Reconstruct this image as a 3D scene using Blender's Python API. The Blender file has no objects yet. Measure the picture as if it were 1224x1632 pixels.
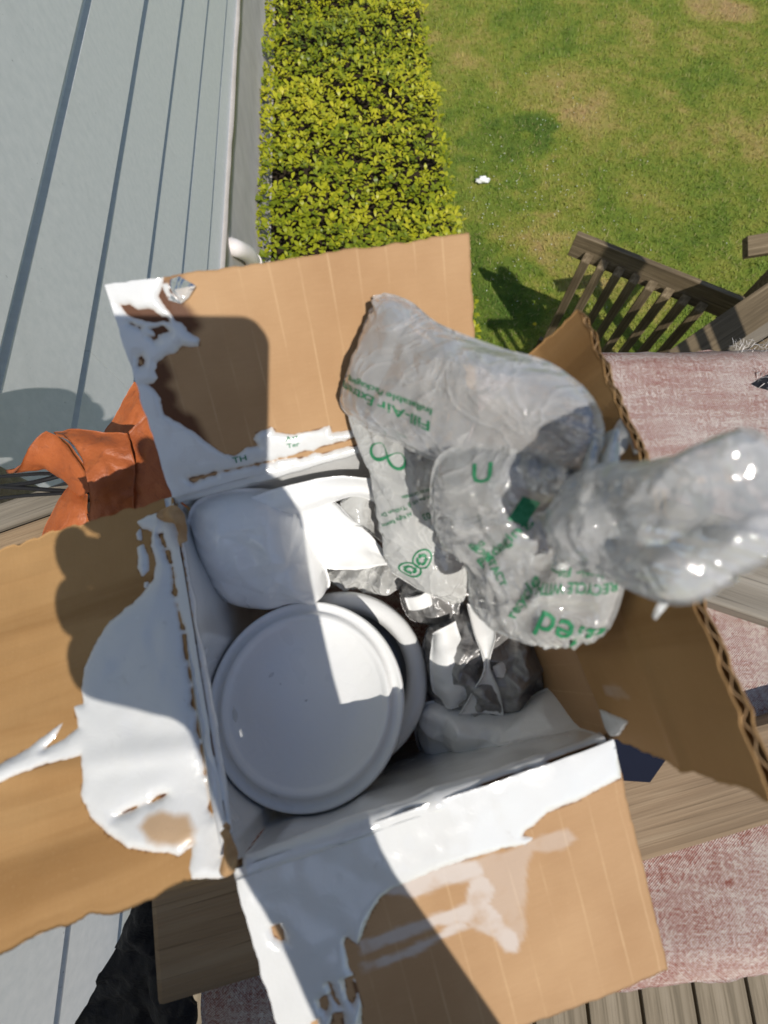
import bpy, bmesh, math, random
import numpy as np
from mathutils import Vector, Matrix, noise
from mathutils.bvhtree import BVHTree
random.seed(7); rng = np.random.default_rng(11)
S = bpy.context.scene
COL = S.collection
R = math.radians

# ------------------------------------------------------------------ camera, sky, sun, exposure
F, PITCH = 737.0, R(71.3)            # focal length in photo pixels, angle below the horizon
EYE = 2.64                           # metres from the lawn up to the lens
cp, sp = math.cos(PITCH), math.sin(PITCH)
cam = bpy.data.cameras.new('camera'); cam.sensor_width = 36; cam.sensor_fit = 'HORIZONTAL'
cam.lens = 36 * F / 1224; cam.clip_start = 0.01; cam.clip_end = 500
cam.dof.use_dof = True; cam.dof.focus_distance = 0.5; cam.dof.aperture_fstop = 11.0
co = bpy.data.objects.new('camera', cam); COL.objects.link(co)
co.location = (0, 0, EYE); co.rotation_euler = (math.pi / 2 - PITCH, 0, 0); S.camera = co

SUN = Vector((-.159, .371, -.47)).normalized()          # the way the light travels
w = bpy.data.worlds.new('World'); S.world = w; w.use_nodes = True
wn = w.node_tree.nodes; wl = w.node_tree.links
sky = wn.new('ShaderNodeTexSky'); sky.sky_type = 'NISHITA'; sky.sun_disc = False
sky.sun_elevation = math.asin(-SUN.z); sky.sun_rotation = math.atan2(-SUN.x, -SUN.y)
sky.air_density = 1.0; sky.dust_density = .5; sky.ozone_density = 2.0
wn['Background'].inputs['Strength'].default_value = 0.095
wl.new(sky.outputs[0], wn['Background'].inputs['Color'])
sl = bpy.data.lights.new('sun', 'SUN'); sl.energy = 3.5; sl.angle = R(0.53); sl.color = (1, .955, .88)
so = bpy.data.objects.new('sun', sl); COL.objects.link(so); so.location = (1, -2, 8)
so.rotation_euler = SUN.to_track_quat('-Z', 'Y').to_euler()
S.view_settings.view_transform = 'Standard'; S.view_settings.look = 'None'
S.view_settings.exposure = 0.22; S.view_settings.gamma = 1.0
S.render.engine = 'CYCLES'; S.cycles.max_bounces = 8; S.cycles.transparent_max_bounces = 14
S.cycles.diffuse_bounces = 5; S.cycles.glossy_bounces = 3; S.cycles.transmission_bounces = 8
S.cycles.caustics_reflective = False; S.cycles.caustics_refractive = False

# ------------------------------------------------------------------ geometry helpers
# All builders below work in a frame whose origin is the lens; top-level objects are lifted by EYE at the end.
K = 0.62                                                # size of one near-field unit in metres
def V(*a): return np.array(a, float)
def ray(x, y):
    u, v = x - 612, y - 816
    return V(u, F * cp - v * sp, -F * sp - v * cp)
def far(x, y, z):                                       # a point seen at photo pixel x,y lying z metres below the lens
    d = ray(x, y); return d * (-z / d[2])
def near(x, y, zn): return far(x, y, zn * K)
def on_plane(x, y, P, n):
    d = ray(x, y); return d * (np.dot(P, n) / np.dot(d, n))
def pix(P):
    P = np.asarray(P); zc = P[..., 1] * cp - P[..., 2] * sp; up = P[..., 1] * sp + P[..., 2] * cp
    return np.stack([612 + F * P[..., 0] / zc, 816 - F * up / zc], -1), zc
BASE = {}
def root_base(o):
    while o.parent is not None: o = o.parent
    return BASE[o.name]
def tag(o, label=None, cat=None, group=None, kind=None):
    if label: o['label'] = label
    if cat: o['category'] = cat
    if group: o['group'] = group
    if kind: o['kind'] = kind
    return o
def thing(name, base, label=None, cat=None, group=None, kind=None):
    o = bpy.data.objects.new(name, None); COL.objects.link(o)
    o.empty_display_size = .05; o.location = base; BASE[o.name] = V(*base)
    return tag(o, label, cat, group, kind)
def mk(name, verts, faces, mat, parent=None, smooth=False, uv=None, attrs=None):
    verts = np.asarray(verts, float).reshape(-1, 3)
    if parent is None:
        base = V((verts[:, 0].min() + verts[:, 0].max()) / 2, (verts[:, 1].min() + verts[:, 1].max()) / 2, verts[:, 2].min())
    else: base = root_base(parent)
    me = bpy.data.meshes.new(name)
    if isinstance(faces, np.ndarray):                   # uniform n-gons, fast path
        n = faces.shape[1]; me.vertices.add(len(verts)); me.vertices.foreach_set('co', (verts - base).ravel())
        me.loops.add(faces.size); me.loops.foreach_set('vertex_index', faces.ravel().astype(np.int32))
        me.polygons.add(len(faces)); me.polygons.foreach_set('loop_start', np.arange(0, faces.size, n, dtype=np.int32))
        me.update(calc_edges=True)
    else:
        me.from_pydata([tuple(v) for v in verts - base], [], faces)
    if smooth: me.polygons.foreach_set('use_smooth', [True] * len(me.polygons))
    if uv is not None:
        lay = me.uv_layers.new(name='UVMap'); li = np.empty(len(me.loops), np.int32); me.loops.foreach_get('vertex_index', li)
        lay.data.foreach_set('uv', np.asarray(uv, float)[li].ravel())
    for k, a in (attrs or {}).items():
        at = me.attributes.new(k, 'FLOAT', 'POINT'); at.data.foreach_set('value', np.asarray(a, float).ravel())
    me.materials.append(mat); me.validate(); me.update()
    o = bpy.data.objects.new(name, me); COL.objects.link(o)
    if parent is None: o.location = base; BASE[o.name] = base
    else: o.parent = parent
    return o
def grid_faces(ni, nj, off=0, flip=False, wrap=False):
    i, j = np.meshgrid(np.arange(ni - 1), np.arange(nj if wrap else nj - 1), indexing='ij')
    j2 = (j + 1) % nj
    f = np.stack([i * nj + j, (i + 1) * nj + j, (i + 1) * nj + j2, i * nj + j2], -1).reshape(-1, 4) + off
    return f[:, ::-1].copy() if flip else f
def grid_normals(P):
    a = np.gradient(P, axis=0); b = np.gradient(P, axis=1)
    n = np.cross(a, b); return n / (np.linalg.norm(n, axis=-1, keepdims=True) + 1e-12)
def solid_grid(P, th, both=False):                      # a sheet of thickness th under (or about) the grid surface P
    ni, nj = P.shape[:2]; n = grid_normals(P)
    top = P + (n * th / 2 if both else 0); bot = P - n * (th / 2 if both else th)
    vs = np.concatenate([top.reshape(-1, 3), bot.reshape(-1, 3)]); N = ni * nj
    f = [grid_faces(ni, nj), grid_faces(ni, nj, N, True)]
    ring = [i * nj for i in range(ni)] + [(ni - 1) * nj + j for j in range(1, nj)] + \
           [i * nj + nj - 1 for i in range(ni - 2, -1, -1)] + [j for j in range(nj - 2, 0, -1)]
    ring = np.array(ring); r2 = np.roll(ring, -1)
    f.append(np.stack([ring, ring + N, r2 + N, r2], -1)[:, ::-1])
    return vs, np.concatenate(f)
def bilin(a, b, c, d, ni, nj):                          # a-b along j at i=0, d-c along j at i=1
    s = np.linspace(0, 1, ni)[:, None, None]; t = np.linspace(0, 1, nj)[None, :, None]
    return (1 - s) * ((1 - t) * a + t * b) + s * ((1 - t) * d + t * c)
def fbm(P, scale, octs=3, seed=0.0):
    P = np.asarray(P); sh = P.shape[:-1]; q = P.reshape(-1, 3)
    out = np.array([noise.fractal(Vector((x * scale + seed, y * scale + seed * 1.7, z * scale - seed)), 1.0, 2.0, octs) for x, y, z in q])
    return out.reshape(sh)
def crumple(P, scale, seed=0.0):                        # facetted creases: distance between the two nearest voronoi cells
    P = np.asarray(P); sh = P.shape[:-1]; q = P.reshape(-1, 3); o = []
    for x, y, z in q:
        d, _ = noise.voronoi(Vector((x * scale + seed, y * scale - seed, z * scale + seed * .3)))
        o.append(d[0] - .5 * d[1])
    return np.array(o).reshape(sh)
def folds(P, n, count, seed, wmin=.004, wmax=.016):      # straight creases of limited length, ridges and valleys
    r_ = np.random.default_rng(int(seed * 100) + 5); c = P.reshape(-1, 3).mean(0); ext = np.abs(P - c).max()
    a = np.cross(n, V(.3, .5, .8)); a /= np.linalg.norm(a); b = np.cross(n, a)
    x, y = (P - c) @ a / ext, (P - c) @ b / ext; out = np.zeros(P.shape[:2])
    for k in range(count):
        x0, y0, th = r_.uniform(-.8, .8), r_.uniform(-.8, .8), r_.uniform(0, math.pi)
        d = (x - x0) * math.cos(th) + (y - y0) * math.sin(th); t = -(x - x0) * math.sin(th) + (y - y0) * math.cos(th)
        w_ = r_.uniform(wmin, wmax) / ext; L_ = r_.uniform(.2, .7)
        skew = np.where(d > 0, r_.uniform(.5, 1.6), 1.0)
        out += r_.choice((-1, 1)) * r_.uniform(.4, 1) * np.clip(1 - np.abs(d) * skew / (w_ * (1 + .8 * t / L_)).clip(1e-4), 0, 1) * np.exp(-(t / L_) ** 2)
    return out
def sdist(xy, poly):                                    # signed distance to a polygon, positive inside
    xy = np.asarray(xy, float); p = np.asarray(poly, float); q = np.roll(p, -1, 0)
    best = np.full(xy.shape[:-1], 1e18); ins = np.zeros(xy.shape[:-1], bool)
    for (ax, ay), (bx, by) in zip(p, q):
        ex, ey = bx - ax, by - ay; wx, wy = xy[..., 0] - ax, xy[..., 1] - ay
        t = np.clip((wx * ex + wy * ey) / (ex * ex + ey * ey + 1e-12), 0, 1)
        best = np.minimum(best, (wx - ex * t) ** 2 + (wy - ey * t) ** 2)
        cond = (ay > xy[..., 1]) != (by > xy[..., 1])
        with np.errstate(divide='ignore', invalid='ignore'):
            ins ^= cond & (xy[..., 0] < (bx - ax) * (xy[..., 1] - ay) / (by - ay + 1e-30) + ax)
    d = np.sqrt(best); return np.where(ins, d, -d)
def smooth_loop(pts, n):                                # closed Catmull-Rom
    p = np.asarray(pts, float); m = len(p); out = []
    for k in range(n):
        t = k / n * m; i = int(t); t -= i
        a, b, c, d = p[(i - 1) % m], p[i % m], p[(i + 1) % m], p[(i + 2) % m]
        out.append(.5 * (2 * b + (c - a) * t + (2 * a - 5 * b + 4 * c - d) * t * t + (3 * b - a - 3 * c + d) * t ** 3))
    return np.array(out)
def smooth_path(pts, n):
    p = np.asarray(pts, float); p = np.concatenate([[2 * p[0] - p[1]], p, [2 * p[-1] - p[-2]]]); m = len(p) - 3; out = []
    for k in range(n):
        t = k / (n - 1) * m; i = min(int(t), m - 1); t -= i
        a, b, c, d = p[i:i + 4]
        out.append(.5 * (2 * b + (c - a) * t + (2 * a - 5 * b + 4 * c - d) * t * t + (3 * b - a - 3 * c + d) * t ** 3))
    return np.array(out)
def tube(path, rad, seg=8):
    path = np.asarray(path, float); n = len(path); rad = np.broadcast_to(np.asarray(rad, float), (n,))
    tan = np.gradient(path, axis=0); tan /= np.linalg.norm(tan, axis=1, keepdims=True)
    ref = V(.3, .2, 1); vs = []
    for k in range(n):
        a = np.cross(tan[k], ref); a /= np.linalg.norm(a); b = np.cross(tan[k], a)
        for s in range(seg):
            t = 2 * math.pi * s / seg; vs.append(path[k] + rad[k] * (a * math.cos(t) + b * math.sin(t)))
    f = [list(q) for q in grid_faces(n, seg, wrap=True)]
    f += [list(range(seg)), list(range((n - 1) * seg, n * seg))[::-1]]
    return np.array(vs), f
def lathe(prof, seg=96):
    t = np.linspace(0, 2 * math.pi, seg, endpoint=False); pr = np.asarray(prof, float)
    P = np.stack([pr[:, 0:1] * np.cos(t), pr[:, 0:1] * np.sin(t), np.repeat(pr[:, 1:2], seg, 1)], -1)
    return P.reshape(-1, 3), grid_faces(len(pr), seg, wrap=True, flip=True)
def frame_mesh(name, parts, mat, parent, M, bevel=.002, smooth=False):
    """boxes (cx,cy,cz,sx,sy,sz) in a local frame M; the object keeps that frame so that grain follows the piece"""
    bm = bmesh.new()
    for cx, cy, cz, sx, sy, sz in parts:
        r = bmesh.ops.create_cube(bm, size=1); bmesh.ops.scale(bm, vec=(sx, sy, sz), verts=r['verts'])
        bmesh.ops.translate(bm, vec=(cx, cy, cz), verts=r['verts'])
    if bevel: bmesh.ops.bevel(bm, geom=list(bm.edges), offset=bevel, segments=2, profile=.6, affect='EDGES')
    me = bpy.data.meshes.new(name); bm.to_mesh(me); bm.free(); me.materials.append(mat)
    o = bpy.data.objects.new(name, me); COL.objects.link(o)
    M = Matrix(M)
    if parent is not None:
        o.parent = parent; M.translation = M.translation - Vector(root_base(parent))
    else: BASE[o.name] = V(*M.translation)
    o.matrix_basis = M
    return o
def axes(p, x, z):                                      # frame at p with local x along x and z near z
    x = Vector(x).normalized(); z = Vector(z); y = z.cross(x).normalized(); z = x.cross(y)
    M = Matrix((x, y, z)).transposed().to_4x4(); M.translation = Vector(p); return M
def board(name, p0, p1, width, thick, mat, parent=None, up=(0, 0, 1), bevel=.003):
    p0, p1 = Vector(p0), Vector(p1); L = (p1 - p0).length
    return frame_mesh(name, [(L / 2, 0, -thick / 2, L, width, thick)], mat, parent, axes(p0, p1 - p0, up), bevel)

# ------------------------------------------------------------------ materials
class NT:
    def __init__(s, name):
        s.m = bpy.data.materials.new(name); s.m.use_nodes = True; s.t = s.m.node_tree; s.t.nodes.clear()
        s.out = s.n('ShaderNodeOutputMaterial')
    def n(s, kind, **kw):
        x = s.t.nodes.new(kind)
        for k, v in kw.items():
            if k.startswith('_'): setattr(x, k[1:], v)
        return x
    def put(s, sock, v):
        if isinstance(v, bpy.types.NodeSocket): s.t.links.new(v, sock)
        elif isinstance(v, (tuple, list)) and sock.type == 'RGBA' and len(v) == 3: sock.default_value = (*v, 1)
        else: sock.default_value = v
    def math(s, op, a, b=0.0, c=None, clamp=False):
        x = s.n('ShaderNodeMath'); x.operation = op; x.use_clamp = clamp; s.put(x.inputs[0], a); s.put(x.inputs[1], b)
        if c is not None: s.put(x.inputs[2], c)
        return x.outputs[0]
    def mix(s, f, a, b, mode='MIX'):
        x = s.n('ShaderNodeMix'); x.data_type = 'RGBA'; x.blend_type = mode
        s.put(x.inputs[0], f); s.put(x.inputs[6], a); s.put(x.inputs[7], b); return x.outputs[2]
    def coord(s, which='Object', scale=(1, 1, 1), rot=(0, 0, 0)):
        c = s.n('ShaderNodeTexCoord'); m = s.n('ShaderNodeMapping'); s.t.links.new(c.outputs[which], m.inputs[0])
        m.inputs['Scale'].default_value = scale; m.inputs['Rotation'].default_value = rot; return m.outputs[0]
    def pos(s, scale=(1, 1, 1)):
        c = s.n('ShaderNodeNewGeometry'); m = s.n('ShaderNodeMapping'); s.t.links.new(c.outputs['Position'], m.inputs[0])
        m.inputs['Scale'].default_value = scale; return m.outputs[0]
    def noise(s, vec, scale, detail=3, rough=.55, dist=0.0):
        x = s.n('ShaderNodeTexNoise'); s.put(x.inputs['Vector'], vec); x.inputs['Scale'].default_value = scale
        x.inputs['Detail'].default_value = detail; x.inputs['Roughness'].default_value = rough; x.inputs['Distortion'].default_value = dist
        return x.outputs['Fac']
    def ramp(s, f, *stops):
        x = s.n('ShaderNodeValToRGB'); s.put(x.inputs[0], f); e = x.color_ramp.elements
        while len(e) < len(stops): e.new(.5)
        for k, (p, c) in zip(e, stops): k.position = p; k.color = (*c, 1) if isinstance(c, tuple) else (c, c, c, 1)
        return x.outputs[0]
    def step(s, f, lo, hi):
        x = s.n('ShaderNodeMapRange'); x.interpolation_type = 'SMOOTHSTEP'; s.put(x.inputs[0], f)
        x.inputs[1].default_value = lo; x.inputs[2].default_value = hi; return x.outputs[0]
    def attr(s, name):
        x = s.n('ShaderNodeAttribute'); x.attribute_name = name; return x.outputs['Fac']
    def bump(s, h, strength=.3, dist=.002, base=None):
        x = s.n('ShaderNodeBump'); s.put(x.inputs['Height'], h); x.inputs['Strength'].default_value = strength
        x.inputs['Distance'].default_value = dist
        if base is not None: s.put(x.inputs['Normal'], base)
        return x.outputs[0]
    def bsdf(s, color, rough=.6, normal=None, spec=.5, **kw):
        x = s.n('ShaderNodeBsdfPrincipled'); s.put(x.inputs['Base Color'], color); s.put(x.inputs['Roughness'], rough)
        s.put(x.inputs['Specular IOR Level'], spec)
        if normal is not None: s.put(x.inputs['Normal'], normal)
        for k, v in kw.items(): s.put(x.inputs[k.replace('_', ' ')], v)
        return x.outputs[0]
    def done(s, shader):
        s.t.links.new(shader, s.out.inputs['Surface']); return s.m

def mat_plain(name, color, rough=.6, spec=.4, var=.15, scale=40, bump=.15, bdist=.001):
    t = NT(name); c = t.coord(); n = t.noise(c, scale, 4)
    col = t.mix(t.math('MULTIPLY', n, var * 2), color, tuple(x * .55 for x in color))
    return t.done(t.bsdf(col, rough, t.bump(n, bump, bdist), spec))

def mat_cardboard(name='cardboard', lines=.5):
    t = NT(name); uv = t.coord('UV'); gold = lines == 0; sep = t.n('ShaderNodeSeparateXYZ'); t.put(sep.inputs[0], uv)
    n1 = t.noise(uv, 18, 4); n2 = t.noise(t.coord('UV', (30, 300, 1)), 3, 3); n3 = t.noise(uv, 900, 2)
    c = t.ramp(n1, *(((.3, (.385, .213, .080)), (.7, (.465, .272, .112))) if gold else ((.3, (.39, .228, .112)), (.7, (.475, .295, .155)))))
    band = t.noise(t.coord('UV', (38, 4, 1)), 1.0, 4, .6, .6)
    if gold: c = t.mix(t.math('MULTIPLY', t.step(band, .46, .68), .55), c, (.24, .115, .032))
    c = t.mix(t.math('MULTIPLY', n2, .25), c, (.26, .14, .06))
    c = t.mix(t.math('MULTIPLY', t.step(n3, .55, .8), .18), c, (.55, .36, .19))
    # pressed flute lines, broken and pale
    wob = t.math('ADD', sep.outputs[0], t.math('MULTIPLY', t.noise(uv, 25, 1), .0012))
    pp = t.math('PINGPONG', wob, .0068)
    line = t.math('SUBTRACT', 1, t.step(pp, .0000, .0007))
    brk = t.step(t.noise(t.coord('UV', (75, 9, 1)), 2.0, 4, .7), .38, .66)
    c = t.mix(t.math('MULTIPLY', t.math('MULTIPLY', line, brk), lines), c, (.60, .41, .23))
    wet = t.attr('wet'); c = t.mix(t.math('MULTIPLY', wet, .95), c, (.085, .028, .010))
    wash = t.math('MULTIPLY', t.attr('wash'), t.step(t.noise(uv, 60, 3), .12, .5))
    c = t.mix(wash, c, (.55, .49, .45))
    h = t.math('ADD', t.math('ADD', t.math('MULTIPLY', pp, 120), t.math('MULTIPLY', n3, .5)), t.math('MULTIPLY', band, 2.5 if gold else .8))
    return t.done(t.bsdf(c, t.math('SUBTRACT', .78, t.math('MULTIPLY', t.math('ADD', wet, wash), .3), clamp=True), t.bump(h, .25, .0006), .25))
def mat_cardcore():
    t = NT('cardboard_core'); n = t.noise(t.coord(), 150, 3)
    return t.done(t.bsdf(t.ramp(n, (.3, (.36, .21, .10)), (.7, (.52, .34, .18))), .9, t.bump(n, .4, .001), .1))
def mat_paint(name='wet_white_paint', tint=(.67, .67, .66), rough=.17, stain=.5, marks=True):
    t = NT(name); c = t.coord(); n = t.noise(c, 22, 3); n2 = t.noise(c, 90, 4, .6, .8); fine = t.noise(c, 400, 2)
    col = t.mix(t.math('MULTIPLY', t.step(n2, .62, .8), stain), tint, (.48, .47, .46))
    if name == 'wet_white_paint':
        col = t.mix(t.math('MULTIPLY', t.attr('stain'), .8), col, (.42, .235, .075))
    if marks:
        v = t.noise(t.coord('Object', (1, 1, 1), (.3, .2, .5)), 60, 5, .7, 1.5)
        col = t.mix(t.math('MULTIPLY', t.step(v, .72, .76), .75), col, (.10, .055, .03))
    h = t.math('ADD', t.math('MULTIPLY', n2, .8), t.math('MULTIPLY', fine, .06))
    return t.done(t.bsdf(col, t.ramp(n, (.3, rough * .7), (.7, rough * 1.8)), t.bump(h, .24, .0014), .5, Coat_Weight=.5, Coat_Roughness=.08))
def mat_film(name='air_pillow_film', tint=(.80, .79, .79), alpha=.34, rough=.12):
    t = NT(name); c = t.coord(); n = t.noise(c, 45, 4, .6, 1.0); n2 = t.noise(c, 260, 2)
    rg = t.math('POWER', t.math('SUBTRACT', 1, t.math('ABSOLUTE', t.math('SUBTRACT', t.math('MULTIPLY', t.noise(c, 26, 3, .5, 1.6), 2), 1))), 14)
    nb = t.bump(t.math('ADD', t.math('ADD', n, t.math('MULTIPLY', rg, .55)), t.math('MULTIPLY', n2, .12)), .38, .003)
    body = t.n('ShaderNodeMixShader'); d = t.n('ShaderNodeBsdfDiffuse'); tr = t.n('ShaderNodeBsdfTranslucent')
    t.put(d.inputs[0], tint); t.put(tr.inputs[0], tint); t.put(d.inputs[2], nb); t.put(tr.inputs[1], nb)
    body.inputs[0].default_value = .38; t.put(body.inputs[1], d.outputs[0]); t.put(body.inputs[2], tr.outputs[0])
    clear = t.n('ShaderNodeBsdfTransparent'); t.put(clear.inputs[0], (.96, .96, .96))
    m = t.n('ShaderNodeMixShader'); lw = t.n('ShaderNodeLayerWeight'); lw.inputs[0].default_value = .35; t.put(lw.inputs[1], nb)
    a = t.math('ADD', t.math('MULTIPLY', lw.outputs['Facing'], .42), t.math('ADD', t.math('ADD', alpha - .12, t.math('MULTIPLY', rg, .14)), t.math('MULTIPLY', n, .2)), clamp=True)
    t.put(m.inputs[0], a); t.put(m.inputs[1], clear.outputs[0]); t.put(m.inputs[2], body.outputs[0])
    g = t.n('ShaderNodeBsdfGlossy'); t.put(g.inputs[0], (1, 1, 1)); g.inputs['Roughness'].default_value = rough; t.put(g.inputs['Normal'], nb)
    fr = t.n('ShaderNodeFresnel'); fr.inputs[0].default_value = 1.6; t.put(fr.inputs[1], nb)
    m2 = t.n('ShaderNodeMixShader'); t.put(m2.inputs[0], fr.outputs[0]); t.put(m2.inputs[1], m.outputs[0]); t.put(m2.inputs[2], g.outputs[0])
    return t.done(m2.outputs[0])
def mat_wood(name, c0, c1, c2, rough=.8, grain=(2.2, 60, 60), knots=True):
    t = NT(name); v = t.coord('Object', grain); n = t.noise(v, 1.0, 6, .65, .8); f = t.noise(t.coord('Object', (6, 420, 420)), 1, 2)
    big = t.noise(t.coord('Object', (3, 9, 9)), 1.2, 3)
    c = t.ramp(n, (.25, c0), (.52, c1), (.78, c2))
    c = t.mix(t.math('MULTIPLY', t.step(big, .5, .75), .5), c, tuple(x * .55 for x in c1))
    c = t.mix(t.math('MULTIPLY', t.step(f, .58, .72), .5), c, tuple(x * .35 for x in c0))
    rnd = t.n('ShaderNodeObjectInfo'); c = t.mix(t.math('MULTIPLY', rnd.outputs['Random'], .28), c, c0)
    return t.done(t.bsdf(c, rough, t.bump(t.math('ADD', n, t.math('MULTIPLY', f, .5)), .5, .002), .2))
def mat_siding():
    t = NT('grey_painted_siding'); c = t.coord('Object', (1.2, 12, 12)); n = t.noise(c, 4, 5, .6); sp_ = t.noise(t.coord(), 95, 3, .7)
    st = t.noise(t.coord('Object', (2, 5, 5)), 1.3, 4)
    col = t.ramp(n, (.3, (.62, .635, .635)), (.7, (.70, .705, .70)))
    col = t.mix(t.math('MULTIPLY', t.step(st, .55, .75), .2), col, (.52, .53, .52))
    col = t.mix(t.math('MULTIPLY', t.step(sp_, .69, .74), .6), col, (.2, .2, .19))
    return t.done(t.bsdf(col, .55, t.bump(n, .12, .002), .35))
def mat_rug():
    t = NT('faded_red_woven_rug'); p = t.coord()
    def thread(axis, freq):
        sep = t.n('ShaderNodeSeparateXYZ'); t.put(sep.inputs[0], p)
        wob = t.math('MULTIPLY', t.noise(p, 60, 2), .0018)
        x = t.math('MULTIPLY', t.math('ADD', sep.outputs[axis], wob), freq)
        return t.math('ADD', t.math('MULTIPLY', t.math('SINE', x), .5), .5)
    wx, wy = thread(0, 3300), thread(1, 3700)
    weave = t.math('MAXIMUM', t.math('MULTIPLY', wx, t.math('SUBTRACT', 1, wy)), t.math('MULTIPLY', wy, t.math('SUBTRACT', 1, wx)))
    s1 = t.noise(t.coord('Object', (14, 120, 14)), 1.3, 4, .65); s2 = t.noise(t.coord('Object', (150, 16, 20)), 1.3, 4, .65)
    big = t.noise(p, 9, 4, .6); fuzz = t.noise(p, 650, 2)
    f = t.math('ADD', t.math('ADD', t.math('MULTIPLY', s1, .42), t.math('MULTIPLY', s2, .30)), t.math('ADD', t.math('MULTIPLY', big, .30), t.math('MULTIPLY', t.math('SUBTRACT', fuzz, .5), .85)))
    f = t.math('ADD', f, t.math('MULTIPLY', t.math('SUBTRACT', weave, .36), .42))
    c = t.ramp(f, (.37, (.27, .07, .048)), (.46, (.42, .18, .135)), (.53, (.56, .41, .355)), (.66, (.72, .65, .59)))
    c = t.mix(t.math('MULTIPLY', t.step(t.noise(p, 34, 5, .7, .6), .66, .74), .6), c, (.70, .66, .62))
    return t.done(t.bsdf(c, .95, t.bump(t.math('ADD', weave, t.math('MULTIPLY', fuzz, 1.2)), .8, .0012), .1))
def mat_leather():
    t = NT('orange_brown_leather'); p = t.coord(); n = t.noise(p, 25, 5, .6, .5); pore = t.n('ShaderNodeTexVoronoi'); t.put(pore.inputs['Vector'], p); pore.inputs['Scale'].default_value = 420
    cr = t.noise(t.coord('Object', (40, 40, 40)), 1.4, 5, .7, 2.0)
    c = t.ramp(n, (.25, (.26, .060, .014)), (.55, (.40, .105, .027)), (.8, (.47, .145, .045)))
    c = t.mix(t.math('MULTIPLY', t.step(cr, .55, .68), .45), c, (.17, .045, .015))
    h = t.math('ADD', t.math('MULTIPLY', cr, 1.4), t.math('MULTIPLY', pore.outputs['Distance'], .25))
    return t.done(t.bsdf(c, .46, t.bump(h, .4, .0016), .45))
def mat_leaf():
    t = NT('ground_cover_leaf'); a = t.attr('tone'); p = t.pos(); big = t.noise(p, 1.6, 3)
    c = t.ramp(t.math('ADD', t.math('MULTIPLY', a, .75), t.math('MULTIPLY', big, .3)), (.08, (.06, .10, .008)), (.40, (.21, .26, .012)), (.72, (.45, .45, .020)), (1, (.60, .54, .04)))
    b = t.bsdf(c, .42, None, .4); tr = t.n('ShaderNodeBsdfTranslucent'); t.put(tr.inputs[0], t.mix(.4, c, (.3, .33, .01)))
    m = t.n('ShaderNodeMixShader'); m.inputs[0].default_value = .28; t.put(m.inputs[1], b); t.put(m.inputs[2], tr.outputs[0])
    return t.done(m.outputs[0])
def lawn_color(t):
    p = t.pos((1, 1, 0)); big = t.noise(p, 1.1, 6, .66, .5); mid = t.noise(p, 4.8, 5, .65); sm = t.noise(p, 17, 3, .6)
    f = t.math('ADD', t.math('ADD', t.math('MULTIPLY', big, .62), t.math('MULTIPLY', mid, .33)), t.math('MULTIPLY', sm, .15))
    for px_, py_, rad, amt in ((1130, 12, .34, .16), (1180, 20, .22, .13), (905, 160, .55, .09), (1040, 330, .4, .07), (858, 195, .22, -.20), (800, 240, .5, -.10), (780, 470, .6, -.10)):
        q = far(px_, py_, EYE); v = t.n('ShaderNodeVectorMath'); v.operation = 'DISTANCE'; t.put(v.inputs[0], p); v.inputs[1].default_value = (q[0], q[1], 0)
        dd = t.math('ADD', v.outputs['Value'], t.math('MULTIPLY', t.math('SUBTRACT', mid, .5), rad * 1.4))
        f = t.math('ADD', f, t.math('MULTIPLY', t.math('SUBTRACT', 1, t.step(dd, rad * .45, rad)), amt))
    return t.ramp(f, (.38, (.11, .20, .028)), (.49, (.215, .30, .038)), (.57, (.33, .36, .058)), (.65, (.50, .41, .12)), (.74, (.58, .40, .18)))
def mat_lawn():
    t = NT('lawn_soil'); c = lawn_color(t); n = t.noise(t.pos(), 140, 4, .7)
    c = t.mix(t.math('MULTIPLY', n, .6), c, (.10, .08, .035))
    return t.done(t.bsdf(c, .95, t.bump(n, .8, .02), .1))
def mat_blade():
    t = NT('grass_blade'); c = lawn_color(t); a = t.attr('tone')
    c = t.mix(t.step(a, .80, .95), c, (.50, .42, .18)); c = t.mix(t.math('MULTIPLY', a, .35), c, (.08, .15, .015))
    b = t.bsdf(c, .6, None, .25); tr = t.n('ShaderNodeBsdfTranslucent'); t.put(tr.inputs[0], c)
    m = t.n('ShaderNodeMixShader'); m.inputs[0].default_value = .3; t.put(m.inputs[1], b); t.put(m.inputs[2], tr.outputs[0])
    return t.done(m.outputs[0])
def mat_foil():
    t = NT('silver_grey_film'); p = t.coord(); n = t.noise(p, 60, 5, .65, 1.2)
    c = t.ramp(n, (.3, (.17, .165, .165)), (.7, (.42, .41, .40)))
    return t.done(t.bsdf(c, .28, t.bump(n, .5, .004), .6, Metallic=.35))
def mat_print():
    t = NT('green_print'); n = t.noise(t.coord(), 500, 3, .6)
    return t.done(t.bsdf(t.ramp(n, (.3, (.012, .16, .065)), (.75, (.05, .27, .13))), .5, None, .3))

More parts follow.
